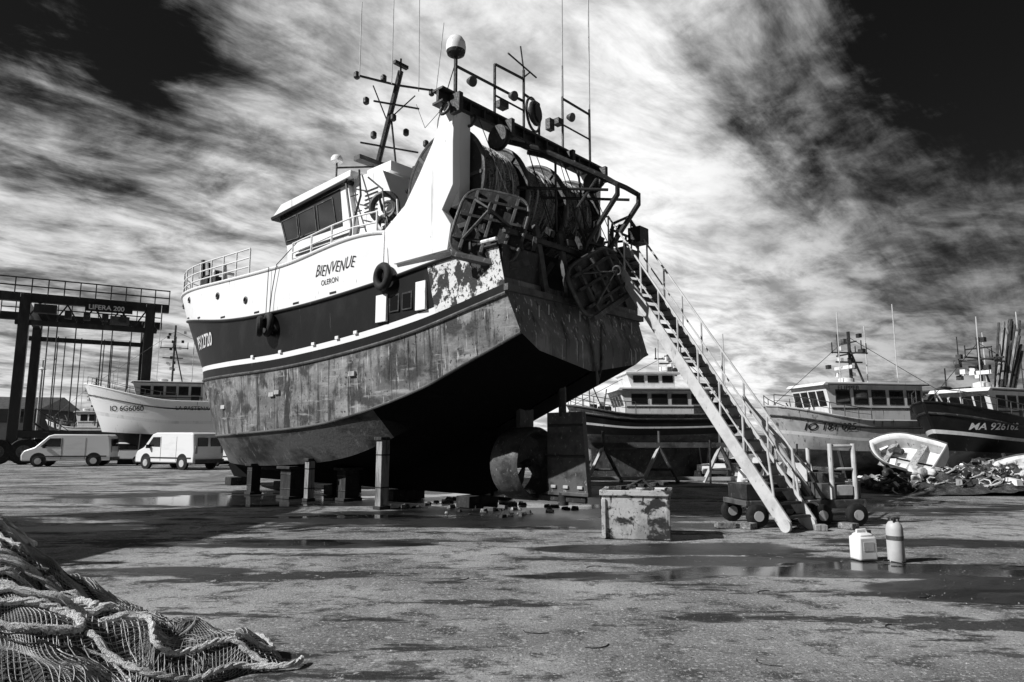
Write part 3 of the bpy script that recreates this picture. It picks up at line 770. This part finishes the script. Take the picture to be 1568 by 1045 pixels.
a=R(200); gboat('fishing_boat',place_bow(-28.6,45.6,a,15.5),a,15.5,5.4,3.6,top='white',mid='white',low='black',wh=(.52,.78,.6,1.9),mast=4.2,mastpos=.66,txt='IO 6G6060',name_txt='LA PASTENAGUE',z0=.4,ts=.13)
a=R(190); gboat('fishing_boat',place_bow(10.9,29.5,a,9.6),a,9.6,3.8,2.05,top='hullgrey',mid='hullgrey',low='steelm',wh=(.30,.76,.66,1.95),mast=2.5,mastpos=.56,txt='IO 181 025',drum=True,wtxt='FLIPPER')
a=R(205); gboat('fishing_boat',place_bow(15.0,25.0,a,9.5),a,9.5,3.4,2.0,top='black',mid='black',low='steelm',wh=(.50,.74,.6,1.5),mast=2.2,mastpos=.62,txt='MA 926162',tcol='inkw',gal=True,ts=.17)
a=R(184); gboat('fishing_boat',place_bow(2.3,29,a,6.8),a,6.8,3.2,1.35,top='steelm',mid='black',low='steelm',wh=(.14,.66,.74,1.35),mast=1.2,mastpos=.3,z0=1.25,gal=False,upper=(.35,.62,.7),shores=False)
a=R(84); gboat('fishing_boat',(-14.6,6.2,0),a,9.0,4.2,4.2,wh=(.25,.6,.6,2.0),mast=2.5,mastpos=.4,z0=.7)  # unseen boat left of frame, added to cast a shadow across the yard

mb=MB()
T=lambda *a,r=.05,mt='steelm': mb.tube(a,r,mt,6)
for x in (3.6,5.8,8.2):
    for dy in (0,2.2):
        T((x-.7,27.2+dy,0),(x,27.2+dy,1.4),r=.08,mt='galv' if dy==0 else 'steelm'); T((x+.7,27.2+dy,0),(x,27.2+dy,1.4),r=.08); T((x-.45,27.2+dy,.5),(x+.45,27.2+dy,.5))
    T((x,27.2,1.4),(x,27.2,2.0),r=.06)
for dy in (0,2.2): mb.beam((2.8,27.2+dy,1.45),(9.0,27.2+dy,1.45),.15,.2,'steelm'); mb.beam((3,27.2+dy,.15),(9,27.2+dy,.15),.12,.14,'hullgrey')
mb.obj('boat_cradle')

def dinghy(loc,rot,L=3.4):
    rows=[dict(s0=0,s1=L*.9,z=[(0,.1),(L,.12)],b=.05,wl=.4,p=2,e=1),dict(s0=0,s1=L*.93,z=[(0,.18),(L,.3)],b=.5,wl=.5,p=2,e=.8),dict(s0=0,s1=L*.97,z=[(0,.45),(L,.7)],b=.68,wl=.5,p=2,e=.75),dict(s0=0,s1=L,z=[(0,.62),(L,.9)],b=.74,wl=.5,p=2,e=.7)]
    hh=Hull(rows); e=empty('dinghy',loc,rot=rot); b=MB(); hh.build(b,lambda r,x:'white2' if r!=1 else 'hullgrey',24,tm='white2'); o=b.obj('hull',e); weld(o)
    sm=o.modifiers.new('s','SOLIDIFY'); sm.thickness=.04
    b=MB()
    for sg in (1,-1): b.tube([(p.x,sg*p.y,p.z) for p in [hh.pt(3,i/20) for i in range(21)]],.035,'steelm',6)
    for x in (.8,1.8): b.box((x,0,.45),(.25,1.3,.04),'wood')
    for k in range(6): b.box((random.uniform(.4,2.2),random.uniform(-.4,.4),.4),(.3,.2,.15),random.choice(['steel','netdark','white2']),Matrix.Rotation(k,3,'Z'))
    b.obj('gunwale_and_thwarts',e)
dinghy((14.9,23.9,.60),(R(-48),R(-10),R(118)),2.4)
dinghy((18.6,22.6,.55),(R(66),R(14),R(140)),3.2)

def heap_h(x,y,pk):
    h=-.04
    for (cx_,cy_,hh_,r_) in pk: h+=hh_*math.exp(-(((x-cx_)**2+(y-cy_)**2)/(r_*r_)))
    return h
mb=MB()
pk=[(13.4,22.3,.5,1.1),(15,22.4,.55,1.3),(17,22.6,.45,1.2),(11.9,22.9,.35,.9),(16,24,.8,1)]
nx,ny=60,34
def hp(i,j):
    x=10.4+8.6*i/nx; y=20.8+4.6*j/ny; h=heap_h(x,y,pk)
    h+=.25*max(0,min(1,h*4))*noise.fractal(Vector((x*2.2,y*2.2,0)),1,2,4)
    return (x,y,h)
g=[[hp(i,j) for j in range(ny+1)] for i in range(nx+1)]
vs=[p for r_ in g for p in r_]; fs=[(i*(ny+1)+j,(i+1)*(ny+1)+j,(i+1)*(ny+1)+j+1,i*(ny+1)+j+1) for i in range(nx) for j in range(ny)]
mb.add(vs,fs,'netdark')
for k in range(300):
    x=random.uniform(11,18.6); y=random.uniform(21.3,24); h=heap_h(x,y,pk)
    if h<.04: continue
    c=random.random()
    if c<.5:
        mb.tube([(x+.25*math.cos(i*.8+k)+i*.05,y+.2*math.sin(i*.8+k),h+.05+.1*math.sin(i+k)) for i in range(9)],random.uniform(.010,.028),random.choice(['rope','netgrey','netlight','steel','steel']),5)
    else:
        mb.box((x,y,h+.05),(random.uniform(.1,.6),random.uniform(.04,.25),random.uniform(.04,.22)),random.choice(['white2','wood','steelm','steel','steel','woodd']),Matrix.Rotation(random.uniform(0,3),3,'Z')@Matrix.Rotation(random.uniform(-.9,.9),3,'Y'),top=random.uniform(.5,1))
for k in range(16):
    x=random.uniform(12,18); y=random.uniform(21.6,23.6); h=heap_h(x,y,pk); r_=random.uniform(.1,.2)
    mb.lathe((x,y,h+.02),(random.uniform(-1,1),random.uniform(-1,1),1),[(.01,0),(r_*.7,r_*.3),(r_,r_),(r_*.7,r_*1.7),(.01,r_*2)],random.choice(['white2','hullgrey','steel']),12)
mb.obj('scrap_heap')
mb=MB()
for k in range(60):
    x=random.uniform(7.5,12.5); y=random.uniform(26,34)
    mb.box((x,y,random.uniform(.1,.6)),(random.uniform(.2,1.1),random.uniform(.1,.8),random.uniform(.1,.7)),random.choice(['white2','steel','steelm','wood','hullgrey','netdark']),Matrix.Rotation(random.uniform(0,3),3,'Z')@Matrix.Rotation(random.uniform(-.3,.3),3,'X'),top=random.uniform(.6,1))
for k in range(16):
    x=random.uniform(7.5,12.5); y=random.uniform(26,34); mb.tube([(x,y,0),(x+random.uniform(-.3,.3),y,random.uniform(.8,2.2))],.04,random.choice(['steel','galv']),6)
mb.obj('yard_clutter')

mb=MB()
c0=Vector((18.7,26.5,1.8))
for k in range(34):
    a=random.uniform(0,6.28); r0=random.uniform(.05,.25); r1=random.uniform(.1,.45)
    mb.tube([c0+Vector((r0*math.cos(a),r0*math.sin(a),0)),c0+Vector((r1*math.cos(a)+.9,r1*math.sin(a),random.uniform(3.2,4.6)))],.045,random.choice(['steel','steelm','wood','steelm']),6)
mb.lathe(c0+Vector((.15,0,1.0)),(0.2,0,1),[(.3,0),(.4,.3),(.3,.7)],'white2',12); mb.lathe(c0-Vector((0,0,1.8)),(0,0,1),[(.7,0),(.75,1.0),(.4,1.9)],'woodd',14)
mb.obj('bundle_of_fishing_poles')

# ------------------------------------------------ vans
def van(loc,rz,k=1.0):
    e=empty('parked_van',loc,rz); e.scale=(k,k,k); b=MB()
    prof=[(-2.4,.35),(-2.42,1.0),(-2.3,1.85),(-2.15,1.96),(.75,1.97),(1.05,1.88),(1.75,1.18),(2.3,.98),(2.45,.7),(2.42,.35)]
    b.prism([(x,-.93,z) for x,z in prof],(0,1.86,0),'carwhite'); b.obj('body',e,bevel=.07)
    b=MB()
    for sg in (1,-1):
        y=sg*.932
        b.prism([(x,y,z) for x,z in [(.35,1.2),(.35,1.72),(.95,1.72),(1.42,1.22)]],(0,sg*.012,0),'glass')
        b.box((.28,y,1.1),(.02,.012,1.3),'ink'); b.box((-1.0,y,1.1),(.015,.012,1.3),'steelm'); b.box((-.4,y,.62),(3.6,.03,.07),'steel')
        for x in (-1.5,1.5):
            b.lathe((x,sg*.80,.42),(0,sg,0),[(.43,0),(.43,.136)],'ink',24)
            b.lathe((x,sg*.72,.34),(0,sg,0),[(.30,0),(.34,.03),(.34,.2),(.28,.225)],'rubber',24); b.lathe((x,sg*.73,.34),(0,sg,0),[(.19,0),(.19,.225)],'hullgrey',16)
        b.box((1.2,sg*1.05,1.22),(.1,.2,.2),'ink'); b.box((-2.42,sg*.8,1.05),(.05,.12,.4),'lamp'); b.box((2.36,sg*.68,.85),(.16,.34,.2),'lamp')
    b.add([(1.09,-.8,1.86),(1.09,.8,1.86),(1.72,.85,1.23),(1.72,-.85,1.23)],[(0,1,2,3)],'glass')
    b.box((-2.40,.4,1.45),(.06,.6,.45),'glass'); b.box((-2.40,-.4,1.45),(.06,.6,.45),'glass'); b.box((-2.45,0,.45),(.12,1.8,.2),'steel'); b.box((2.45,0,.5),(.1,1.7,.24),'steel'); b.box((2.44,0,.8),(.06,.8,.14),'ink')
    b.obj('trim_and_wheels',e)
van((-19.0,39.5,0),R(152),1.04); van((-27.7,43.5,0),R(196),1.0); van((-16.6,43.0,0),R(160))
e=empty('parked_car',(-26.2,46.5,0),R(192)); b=MB()
b.prism([(x,-.8,z) for x,z in [(-1.9,.35),(-1.95,.95),(-1.6,1.42),(.2,1.45),(.95,.98),(1.85,.85),(1.95,.4)]],(0,1.6,0),'carwhite'); b.obj('body',e,bevel=.06)
b=MB()
for sg in (1,-1):
    b.prism([(x,sg*.803,z) for x,z in [(-1.55,.98),(-1.4,1.34),(.15,1.36),(.7,.98)]],(0,sg*.01,0),'glass')
    for x in (-1.2,1.25): b.lathe((x,sg*.62,.3),(0,sg,0),[(.27,0),(.3,.02),(.3,.19),(.25,.2)],'rubber',20); b.lathe((x,sg*.63,.3),(0,sg,0),[(.17,0),(.17,.2)],'hullgrey',14)
b.obj('glass_and_wheels',e)

# ------------------------------------------------ travel lift
e=empty('boat_hoist_gantry',(-33,45.5,0),R(30)); b=MB()
Lx,Ly,Hz=7.5,9.0,11.0
for x in (0,Lx):
    for y in (0,Ly):
        b.box((x,y,Hz/2+.6),(.62,.62,Hz-.4),'crane'); b.box((x,y,1.0),(1.5,.8,.8),'crane')
for y in (0,Ly):
    b.beam((-2.5,y,Hz+.2),(Lx+1.2,y,Hz+.2),.5,.6,'crane'); b.beam((-.5,y,Hz-1.5),(Lx+.5,y,Hz-1.5),.3,.35,'crane'); b.beam((0,y,2.0),(Lx,y,2.0),.5,.5,'crane')
b.beam((0,0,Hz-.4),(0,Ly,Hz-.4),.5,.7,'crane')
b.beam((Lx,0,Hz-.9),(Lx,Ly,Hz-.9),.5,.8,'crane')
for k in range(5): b.beam((k*1.6,0,Hz-1.5),(k*1.6+.8,0,Hz-.1),.1,.1,'crane'); b.beam((k*1.6+.8,0,Hz-.1),(k*1.6+1.6,0,Hz-1.5),.1,.1,'crane')
b.box((1.2,-.6,Hz-.6),(1.3,.6,.6),'crane'); b.box((5.6,-.3,Hz-1.0),(1.2,.6,.6),'steelm')
for k in range(4): b.box((2.5+k*1.1,-.5,Hz-.9),(.4,.4,.5),'steel')
b.obj('frame',e,bevel=.03)
b=MB()
for y in (-.3,Ly+.3):
    for z in (1.2,.65): b.tube([(-2.5,y,Hz+.5+z-.2),(Lx+1.2,y,Hz+.5+z-.2)],.05,'crane',6)
    for k in range(13): b.tube([(-2.5+k*.93,y,Hz+.4),(-2.5+k*.93,y,Hz+1.5)],.04,'crane',6)
for x in (1.4,1.9,3.0,4.6,5.2,6.4):
    for y in (0,Ly): b.tube([(x,y+.2,Hz-1.2),(x,y+.5,2.6)],.04,'steel',5)
for x in (2.2,5.6): b.tube([(x,.6,3.2),(x,2.2,2.4),(x,4.5,2.2),(x,6.8,2.4),(x,8.4,3.2)],.08,'steelm',6)
b.obj('rails_and_slings',e)
b=MB()
for x in (-.7,.75,Lx-.7,Lx+.75):
    for y in (-.2,Ly+.2):
        b.lathe((x,y-.35,.85),(0,1,0),[(.5,0),(.8,.04),(.85,.12),(.85,.58),(.8,.66),(.5,.7)],'rubber',26); b.lathe((x,y-.38,.85),(0,1,0),[(.42,0),(.42,.76)],'steelm',16)
b.beam((1.2,-.5,2.7),(4.2,-.5,.4),.12,.12,'crane'); b.beam((1.2,-.5,3.7),(4.2,-.5,1.4),.05,.05,'crane')
for k in range(8): b.box((1.5+k*.36,-.6,2.4-k*.27),(.3,.8,.04),'steelm')
b.obj('wheels_and_ladder',e)
b=MB(); b.box((4.9,-.72,Hz-.2),(2.9,.06,.6),'ink'); b.obj('sign_panel',e)
text_mesh('sign_lettering','LIFERA 200',.46,lambda x,y:Vector((3.65+x,-.76,Hz-.35+y)),'inkw',e,bold=.01)

mb=MB(); mb.tube([(0,0,0),(0,0,8)],[.11,.07],'galv',10); mb.tube([(0,0,8),(.6,0,8.1)],.04,'galv',8); mb.box((.75,0,8.08),(.5,.25,.12),'white2'); mb.lathe((0,0,7.2),(0,0,1),[(.05,0),(.3,.05),(.05,.25)],'white2',12)
mb.obj('street_lamp',loc=(-38,55,0))
e=empty('harbour_shed',(-66,80,0),R(10)); b=MB(); b.box((0,0,2.5),(24,10,5),'brick'); b.prism([(-12.4,-5.4,5),(-12.4,5.4,5),(-12.4,0,6.6)],(24.8,0,0),'steelm')
b.box((-4,-5.02,2),(4,.1,4),'steel'); b.box((5,-5.02,2),(4,.1,4),'steel')
for k in range(6): b.box((-10+k*4,-5.02,4.4),(1.6,.1,.6),'glass')
b.obj('walls_and_roof',e)
a=R(185); gboat('fishing_boat',place_bow(-42,62,a,8),a,8,3.2,2.2,wh=(.3,.6,.6,1.8),mast=3.2,mastpos=.5,z0=.4)
mb=MB(); vs=[];fs=[]
n=400
for i in range(n+1):
    x=-420+840*i/n; h=2.5+3.0*abs(noise.fractal(Vector((x*.03,0,0)),1,2,6))+1.2*abs(noise.fractal(Vector((x*.4,3,0)),1,2,4))
    y=260+20*noise.noise(Vector((x*.01,5,0)))
    vs+= [(x,y,0),(x,y+4,h),(x,y+12,0)]
for i in range(n):
    for k in (0,1): fs.append((i*3+k,(i+1)*3+k,(i+1)*3+k+1,i*3+k+1))
mb.add(vs,fs,'far'); mb.obj('distant_tree_line')

# ------------------------------------------------ foreground net pile
PK=[(-5.1,6.1,.95,1.05),(-4.3,5.6,.40,.8),(-3.5,5.2,.26,.8),(-2.7,5.4,.18,.5),(-2.1,5.5,.18,.32),(-4.6,4.6,.35,1.0),(-3.2,4.5,.20,.7)]
def nh(x,y):
    h=-.03
    for (a_,b_,h_,r_) in PK: h+=h_*math.exp(-(((x-a_)**2+(y-b_)**2)/(r_*r_)))
    k=max(0,min(1,(h+.0)*5))
    h+=k*(.12*noise.fractal(Vector((x*1.6+y*.7,y*2.2,1)),1,2,3)+.07*(1-abs(noise.noise(Vector((x*2.6+y*1.5,y*4.5,2))))*2.2))
    h-=.07*(1-k)
    return h
npile=empty('fishing_net_pile')
def netgrid(nx,ny,off,wob=0):
    vs=[]
    for i in range(nx+1):
        for j in range(ny+1):
            x=-6.6+5.1*i/nx; y=3.5+4.0*j/ny
            x+=wob*noise.noise(Vector((x*2,y*2,4))); y+=wob*noise.noise(Vector((x*2,y*2,9)))
            vs.append((x,y,nh(x,y)+off))
    return vs
nx,ny=150,110
vs=netgrid(nx,ny,0); mb=MB(); mb.add(vs,[(i*(ny+1)+j,(i+1)*(ny+1)+j,(i+1)*(ny+1)+j+1,i*(ny+1)+j+1) for i in range(nx) for j in range(ny)],'netbase'); mb.obj('net_bulk',npile,smooth=60)
for li,(nx,ny,off,wob,th) in enumerate(((280,214,.012,.22,.0065),(180,140,.034,.45,.006))):
    vs=netgrid(nx,ny,off,wob)
    fs=[]
    idx=lambda i,j:i*(ny+1)+j
    for i in range(1,nx):
        for j in range(1,ny):
            if (i+j)%2==0:
                q=[idx(i-1,j),idx(i,j-1),idx(i+1,j),idx(i,j+1)]
                if max(vs[k][2] for k in q)>.01+off:
                    if li and noise.noise(Vector((vs[q[0]][0]*1.3,vs[q[0]][1]*1.3,20)))<.08: continue
                    fs.append(q)
    mb=MB(); mb.add(vs,fs,'netlight'); o=mb.obj('netting',npile,smooth=0)
    wm=o.modifiers.new('wire','WIREFRAME'); wm.thickness=th; wm.use_even_offset=False
mb=MB()
def drape(pts,r,mat='rope',lift=.02,sub=14):
    out=[]
    for i in range(len(pts)-1):
        p0=pts[max(0,i-1)];p1=pts[i];p2=pts[i+1];p3=pts[min(len(pts)-1,i+2)]
        for k in range(sub):
            t=k/sub
            f=lambda a,b,c,d:.5*((2*b)+(-a+c)*t+(2*a-5*b+4*c-d)*t*t+(-a+3*b-3*c+d)*t**3)
            x=f(p0[0],p1[0],p2[0],p3[0]); y=f(p0[1],p1[1],p2[1],p3[1])
            out.append((x,y,max(0,nh(x,y))+lift+r))
    for it in range(4):
        out=[(p[0],p[1],max(p[2],(out[max(0,i-1)][2]+out[min(len(out)-1,i+1)][2])/2)) for i,p in enumerate(out)]
    for ph in (0,math.pi):
        tw=[]
        for i,p in enumerate(out):
            a_=i*.9+ph; tw.append((p[0]+r*.35*math.cos(a_),p[1]+r*.35*math.sin(a_),p[2]+r*.35*math.sin(a_)))
        mb.tube(tw,r*.75,mat,6)
drape([(-5.2,5.3),(-4.6,5.1),(-4.0,5.25),(-3.4,5.45),(-3.05,5.4),(-3.15,5.2),(-3.7,4.98),(-4.3,4.8),(-4.5,4.6),(-4.2,4.4)],.028)
drape([(-5.15,5.25),(-4.6,5.04),(-4.0,5.19),(-3.4,5.38),(-3.12,5.34),(-3.22,5.2),(-3.7,5.04),(-4.3,4.86)],.024)
drape([(-4.4,4.5),(-3.9,4.70),(-3.4,4.95),(-3.1,5.0),(-2.95,4.88),(-3.2,4.7),(-3.6,4.55),(-4.0,4.4)],.028)
drape([(-4.6,4.9),(-4.1,4.98),(-3.6,5.2),(-3.25,5.3)],.024)
drape([(-3.0,5.2),(-2.7,5.3),(-2.5,5.05),(-2.3,5.2),(-2.1,5.35),(-1.8,5.35)],.022)
drape([(-2.9,4.9),(-2.5,4.85),(-2.2,5.0),(-2.0,5.25),(-1.65,5.35),(-1.6,5.5)],.022)
drape([(-2.6,5.6),(-2.3,5.75),(-2.0,5.7),(-1.85,5.55),(-2.1,5.4)],.018)
drape([(-5.0,6.3),(-4.5,6.0),(-4.1,6.05),(-4.2,5.7),(-3.9,5.6)],.024,'netlight')
drape([(-6,6.4),(-5.3,6.1),(-4.7,5.75),(-4.2,5.8)],.022,'netlight')
for k in range(34):
    x=random.uniform(-5.6,-2.2); y=random.uniform(4.4,6.0)
    if nh(x,y)<.04: continue
    p=[(x,y)]; a_=random.uniform(0,6.28)
    for i in range(5):
        a_+=random.uniform(-1,1); p.append((p[-1][0]+.15*math.cos(a_),p[-1][1]+.12*math.sin(a_)))
    drape(p,random.uniform(.004,.010),random.choice(['netlight','rope','netdark']),.015,5)
mb.obj('ropes',npile)

# ------------------------------------------------ gravel
mb=MB()
for k in range(4200):
    y=4.6+14*random.random()**1.6; x=random.uniform(-.78,.78)*y
    if noise.noise(Vector((x*.6,y*.9,3)))<-.05 and random.random()<.8: continue
    if nh(x,y)>0 and y<7.5: continue
    r=random.uniform(.003,.010)*(1.7 if random.random()<.05 else 1)
    c=Vector((x,y,r*.3)); q=[]
    ang=random.uniform(0,6.28)
    for i in range(5): q.append(c+Vector((math.cos(ang+i*1.257)*r*random.uniform(.7,1.3),math.sin(ang+i*1.257)*r*random.uniform(.7,1.3),-r*.3)))
    q.append(c+Vector((random.uniform(-.3,.3)*r,0,r*random.uniform(.3,.8))))
    mb.add(q,[(i,(i+1)%5,5) for i in range(5)],'stone')
mb.obj('gravel',smooth=0)
mb=MB()
for (x,y) in ((.6,5.9),(1.9,5.6),(.1,6.4),(3.5,6.6),(2.9,8),(-.7,8.6),(-2.0,9.2),(4.4,7.7),(1.2,9.5)):
    a_=random.uniform(0,6.28)
    mb.tube([(x+.06*i*math.cos(a_+.3*i),y+.05*i*math.sin(a_+.3*i),.006) for i in range(5)],.005,'netdark',5)
mb.obj('rope_scraps')

# ------------------------------------------------ ground
gmn=bpy.data.materials.new('concrete_yard'); gmn.use_nodes=True; nt=gmn.node_tree; L=nt.links; bs=nt.nodes['Principled BSDF']
tc=nd(nt,'ShaderNodeTexCoord')
def N(scale,det=8,rough=.6,sv=None,loc=(0,0,0),dist=0):
    mp=nd(nt,'ShaderNodeMapping'); mp.inputs['Scale'].default_value=sv or (1,1,1); mp.inputs['Location'].default_value=loc
    L.new(tc.outputs['Object'],mp.inputs['Vector'])
    n=nd(nt,'ShaderNodeTexNoise'); n.inputs['Scale'].default_value=scale; n.inputs['Detail'].default_value=det; n.inputs['Roughness'].default_value=rough; n.inputs['Distortion'].default_value=dist
    L.new(mp.outputs[0],n.inputs['Vector']); return n.outputs['Fac']
def MR(x,a,b,c=0,d=1):
    m=nd(nt,'ShaderNodeMapRange'); m.inputs[1].default_value=a;m.inputs[2].default_value=b;m.inputs[3].default_value=c;m.inputs[4].default_value=d
    m.interpolation_type='SMOOTHSTEP'; L.new(x,m.inputs[0]); return m.outputs[0]
def MA(op,a,b=None):
    m=nd(nt,'ShaderNodeMath',operation=op)
    for i,v in enumerate((a,b)):
        if v is None: continue
        if isinstance(v,(int,float)): m.inputs[i].default_value=v
        else: L.new(v,m.inputs[i])
    return m.outputs[0]
def MX(f,a,b):
    m=nd(nt,'ShaderNodeMix',data_type='FLOAT')
    for i,v in ((0,f),(2,a),(3,b)):
        if isinstance(v,(int,float)): m.inputs[i].default_value=v
        else: L.new(v,m.inputs[i])
    return m.outputs[0]
base=MX(MR(N(.35,9,.6),.38,.62),.19,.40)
base=MX(MR(N(2.3,9,.72,loc=(5,2,0)),.50,.62),base,.09)
base=MX(MR(N(24,8,.78),.53,.62),base,.62)
base=MX(MR(N(50,6,.78,loc=(3,3,0)),.53,.61),base,.03)
base=MX(MR(N(.9,10,.72,sv=(.3,1.1,1),loc=(9,1,0)),.53,.57,0,.9),base,.03)
base=MX(MR(N(6,9,.78,loc=(1,7,0)),.585,.63,0,.9),base,.55)
base=MX(MR(N(1.6,10,.75,sv=(.6,1.4,1),loc=(4,4,0)),.57,.62,0,.8),base,.045)
sp=nd(nt,'ShaderNodeSeparateXYZ'); L.new(tc.outputs['Object'],sp.inputs[0])
wn=N(.8,10,.70,sv=(.4,1.5,1),loc=(2,8,0))
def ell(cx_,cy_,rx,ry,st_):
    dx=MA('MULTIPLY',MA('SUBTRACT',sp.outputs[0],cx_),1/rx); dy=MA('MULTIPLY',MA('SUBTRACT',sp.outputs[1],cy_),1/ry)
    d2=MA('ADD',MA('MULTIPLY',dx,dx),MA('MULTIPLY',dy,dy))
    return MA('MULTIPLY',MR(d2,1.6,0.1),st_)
wet_dark=None  # mask for wet ground and other dark patches, all darker and smoother
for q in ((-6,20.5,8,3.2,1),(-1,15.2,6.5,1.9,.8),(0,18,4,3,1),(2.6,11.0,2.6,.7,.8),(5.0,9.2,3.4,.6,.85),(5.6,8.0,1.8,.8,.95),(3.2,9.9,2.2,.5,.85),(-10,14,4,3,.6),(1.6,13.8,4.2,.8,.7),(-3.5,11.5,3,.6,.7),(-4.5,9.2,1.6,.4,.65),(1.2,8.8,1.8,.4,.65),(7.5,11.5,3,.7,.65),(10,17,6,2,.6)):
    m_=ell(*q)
    wet_dark=m_ if wet_dark is None else MA('MAXIMUM',wet_dark,m_)
wet_dark=MR(MA('ADD',MA('MULTIPLY',wet_dark,.62),MA('MULTIPLY',wn,.95)),.74,.84)
pud=MR(MA('ADD',MA('ADD',MA('MULTIPLY',wet_dark,.5),ell(-8.5,19.0,4.4,2.2,.13)),N(.5,7,.6,sv=(.4,1.2,1),loc=(7,0,0))),1.03,1.06)
col=MX(wet_dark,base,MA('MULTIPLY',base,.10))
cc=nd(nt,'ShaderNodeCombineColor')
for i in range(3): L.new(col,cc.inputs[i])
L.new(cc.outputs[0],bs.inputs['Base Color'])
L.new(MX(pud,MX(wet_dark,.9,.38),.05),bs.inputs['Roughness'])
L.new(MX(wet_dark,.12,.4),bs.inputs['Specular IOR Level'])
hgt=MA('ADD',MA('MULTIPLY',N(35,8,.75),.6),MA('MULTIPLY',N(4,6,.6),1.0))
bp=nd(nt,'ShaderNodeBump'); bp.inputs['Distance'].default_value=.03; L.new(hgt,bp.inputs['Height']); L.new(MX(pud,MX(wet_dark,.85,.45),.03),bp.inputs['Strength']); L.new(bp.outputs[0],bs.inputs['Normal'])
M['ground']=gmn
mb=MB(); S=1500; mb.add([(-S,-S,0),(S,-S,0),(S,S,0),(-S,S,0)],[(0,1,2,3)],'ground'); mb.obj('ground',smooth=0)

# ------------------------------------------------ world
el=R(38); vsun=Vector((-.93,-.37,0)).normalized()*math.cos(el)+Vector((0,0,math.sin(el)))
w=bpy.data.worlds.new('World'); sc.world=w; w.use_nodes=True; nt=w.node_tree; L=nt.links; nt.nodes.clear()
tc=nd(nt,'ShaderNodeTexCoord'); out=nd(nt,'ShaderNodeOutputWorld'); bg=nd(nt,'ShaderNodeBackground'); bg.inputs[1].default_value=.1
sky=nd(nt,'ShaderNodeTexSky'); sky.sky_type='NISHITA'; sky.sun_disc=False; sky.sun_elevation=el; sky.sun_rotation=math.atan2(vsun.x,vsun.y)
sr=nd(nt,'ShaderNodeSeparateColor'); L.new(sky.outputs[0],sr.inputs[0])
skyv=MA('MULTIPLY',sr.outputs[0],.07)
sp=nd(nt,'ShaderNodeSeparateXYZ'); L.new(tc.outputs['Generated'],sp.inputs[0])
zz=MA('ADD',MA('MAXIMUM',sp.outputs[2],0.0),.16)
cb=nd(nt,'ShaderNodeCombineXYZ'); L.new(MA('DIVIDE',sp.outputs[0],zz),cb.inputs[0]); L.new(MA('DIVIDE',sp.outputs[1],zz),cb.inputs[1])
def WN(scale,det,rough,stretch,rot,loc,dist):
    mp=nd(nt,'ShaderNodeMapping',vector_type='TEXTURE'); mp.inputs['Scale'].default_value=(stretch,1/stretch**.5,1); mp.inputs['Rotation'].default_value=(0,0,R(rot)); mp.inputs['Location'].default_value=loc
    L.new(cb.outputs[0],mp.inputs[0]); n=nd(nt,'ShaderNodeTexNoise'); n.inputs['Scale'].default_value=scale; n.inputs['Detail'].default_value=det; n.inputs['Roughness'].default_value=rough; n.inputs['Distortion'].default_value=dist
    L.new(mp.outputs[0],n.inputs[0]); return n.outputs['Fac']
def DOT(d,a,b,v):
    vm=nd(nt,'ShaderNodeVectorMath',operation='DOT_PRODUCT'); L.new(tc.outputs['Generated'],vm.inputs[0]); vm.inputs[1].default_value=Vector(d).normalized()
    return MR(vm.outputs['Value'],a,b,0,v)
nA=WN(2.1,9,.62,1.1,40,(3.1,1.2,0),.6)
nS=WN(1.8,10,.66,2.8,46,(1,4,0),.35)
nB=WN(2.8,9,.62,1.3,42,(8,2,0),.6)
nC=WN(7,8,.62,1.2,30,(2,5,0),.4)
dens=MA('ADD',MA('MULTIPLY',nA,.44),MA('ADD',MA('MULTIPLY',nS,.36),MA('MULTIPLY',nC,.20)))
bias=MA('ADD',DOT((.60,.66,.54),.86,1.0,-.19),DOT((-.56,.70,.47),.955,1.0,-.13))
bias=MA('ADD',bias,DOT((-.34,.80,.37),.970,.9985,-.10))
bias=MA('ADD',bias,DOT((.0,.85,.33),.84,.985,.12))
bias=MA('ADD',bias,DOT((-.5,.85,.12),.9,.99,.05))
bias=MA('ADD',bias,DOT((.55,.82,.12),.92,1.0,.05))
bias=MA('ADD',bias,MR(sp.outputs[2],.62,.85,0,-.22))
bias=MA('ADD',bias,MR(sp.outputs[1],.35,-.1,0,-.16))
cov=MR(MA('ADD',dens,bias),.34,.58)
lum=MR(MA('ADD',MA('MULTIPLY',nB,.55),MA('ADD',MA('MULTIPLY',nS,.2),MA('MULTIPLY',nC,.25))),.38,.60,1.6,8.2)
lum=MA('ADD',lum,DOT((.10,.85,.26),.86,.99,2.8))
# the clouds on the far right are thinner and greyer
lum=MA('MULTIPLY',lum,MA('ADD',1.0,DOT((.70,.66,.36),.84,.99,-.62)))
fin=MX(cov,skyv,lum)
cc=nd(nt,'ShaderNodeCombineColor')
for i in range(3): L.new(fin,cc.inputs[i])
L.new(cc.outputs[0],bg.inputs[0]); L.new(bg.outputs[0],out.inputs[0])
sd=bpy.data.lights.new('sun','SUN'); sd.energy=5; sd.angle=R(.5); sd.color=(1,1,1)
so=bpy.data.objects.new('sun',sd); sc.collection.objects.link(so); so.rotation_euler=vsun.to_track_quat('Z','Y').to_euler(); so.location=(-20,-10,30)

# ------------------------------------------------ camera
cd=bpy.data.cameras.new('camera'); cam=bpy.data.objects.new('camera',cd); sc.collection.objects.link(cam)
cd.sensor_width=36; cd.lens=24; cd.clip_end=4000; cd.clip_start=.05
cam.location=(0,0,1.7); cam.rotation_euler=(R(90+8.14),0,0); sc.camera=cam
sc.view_settings.view_transform='Standard'; sc.view_settings.look='None'; sc.view_settings.exposure=0
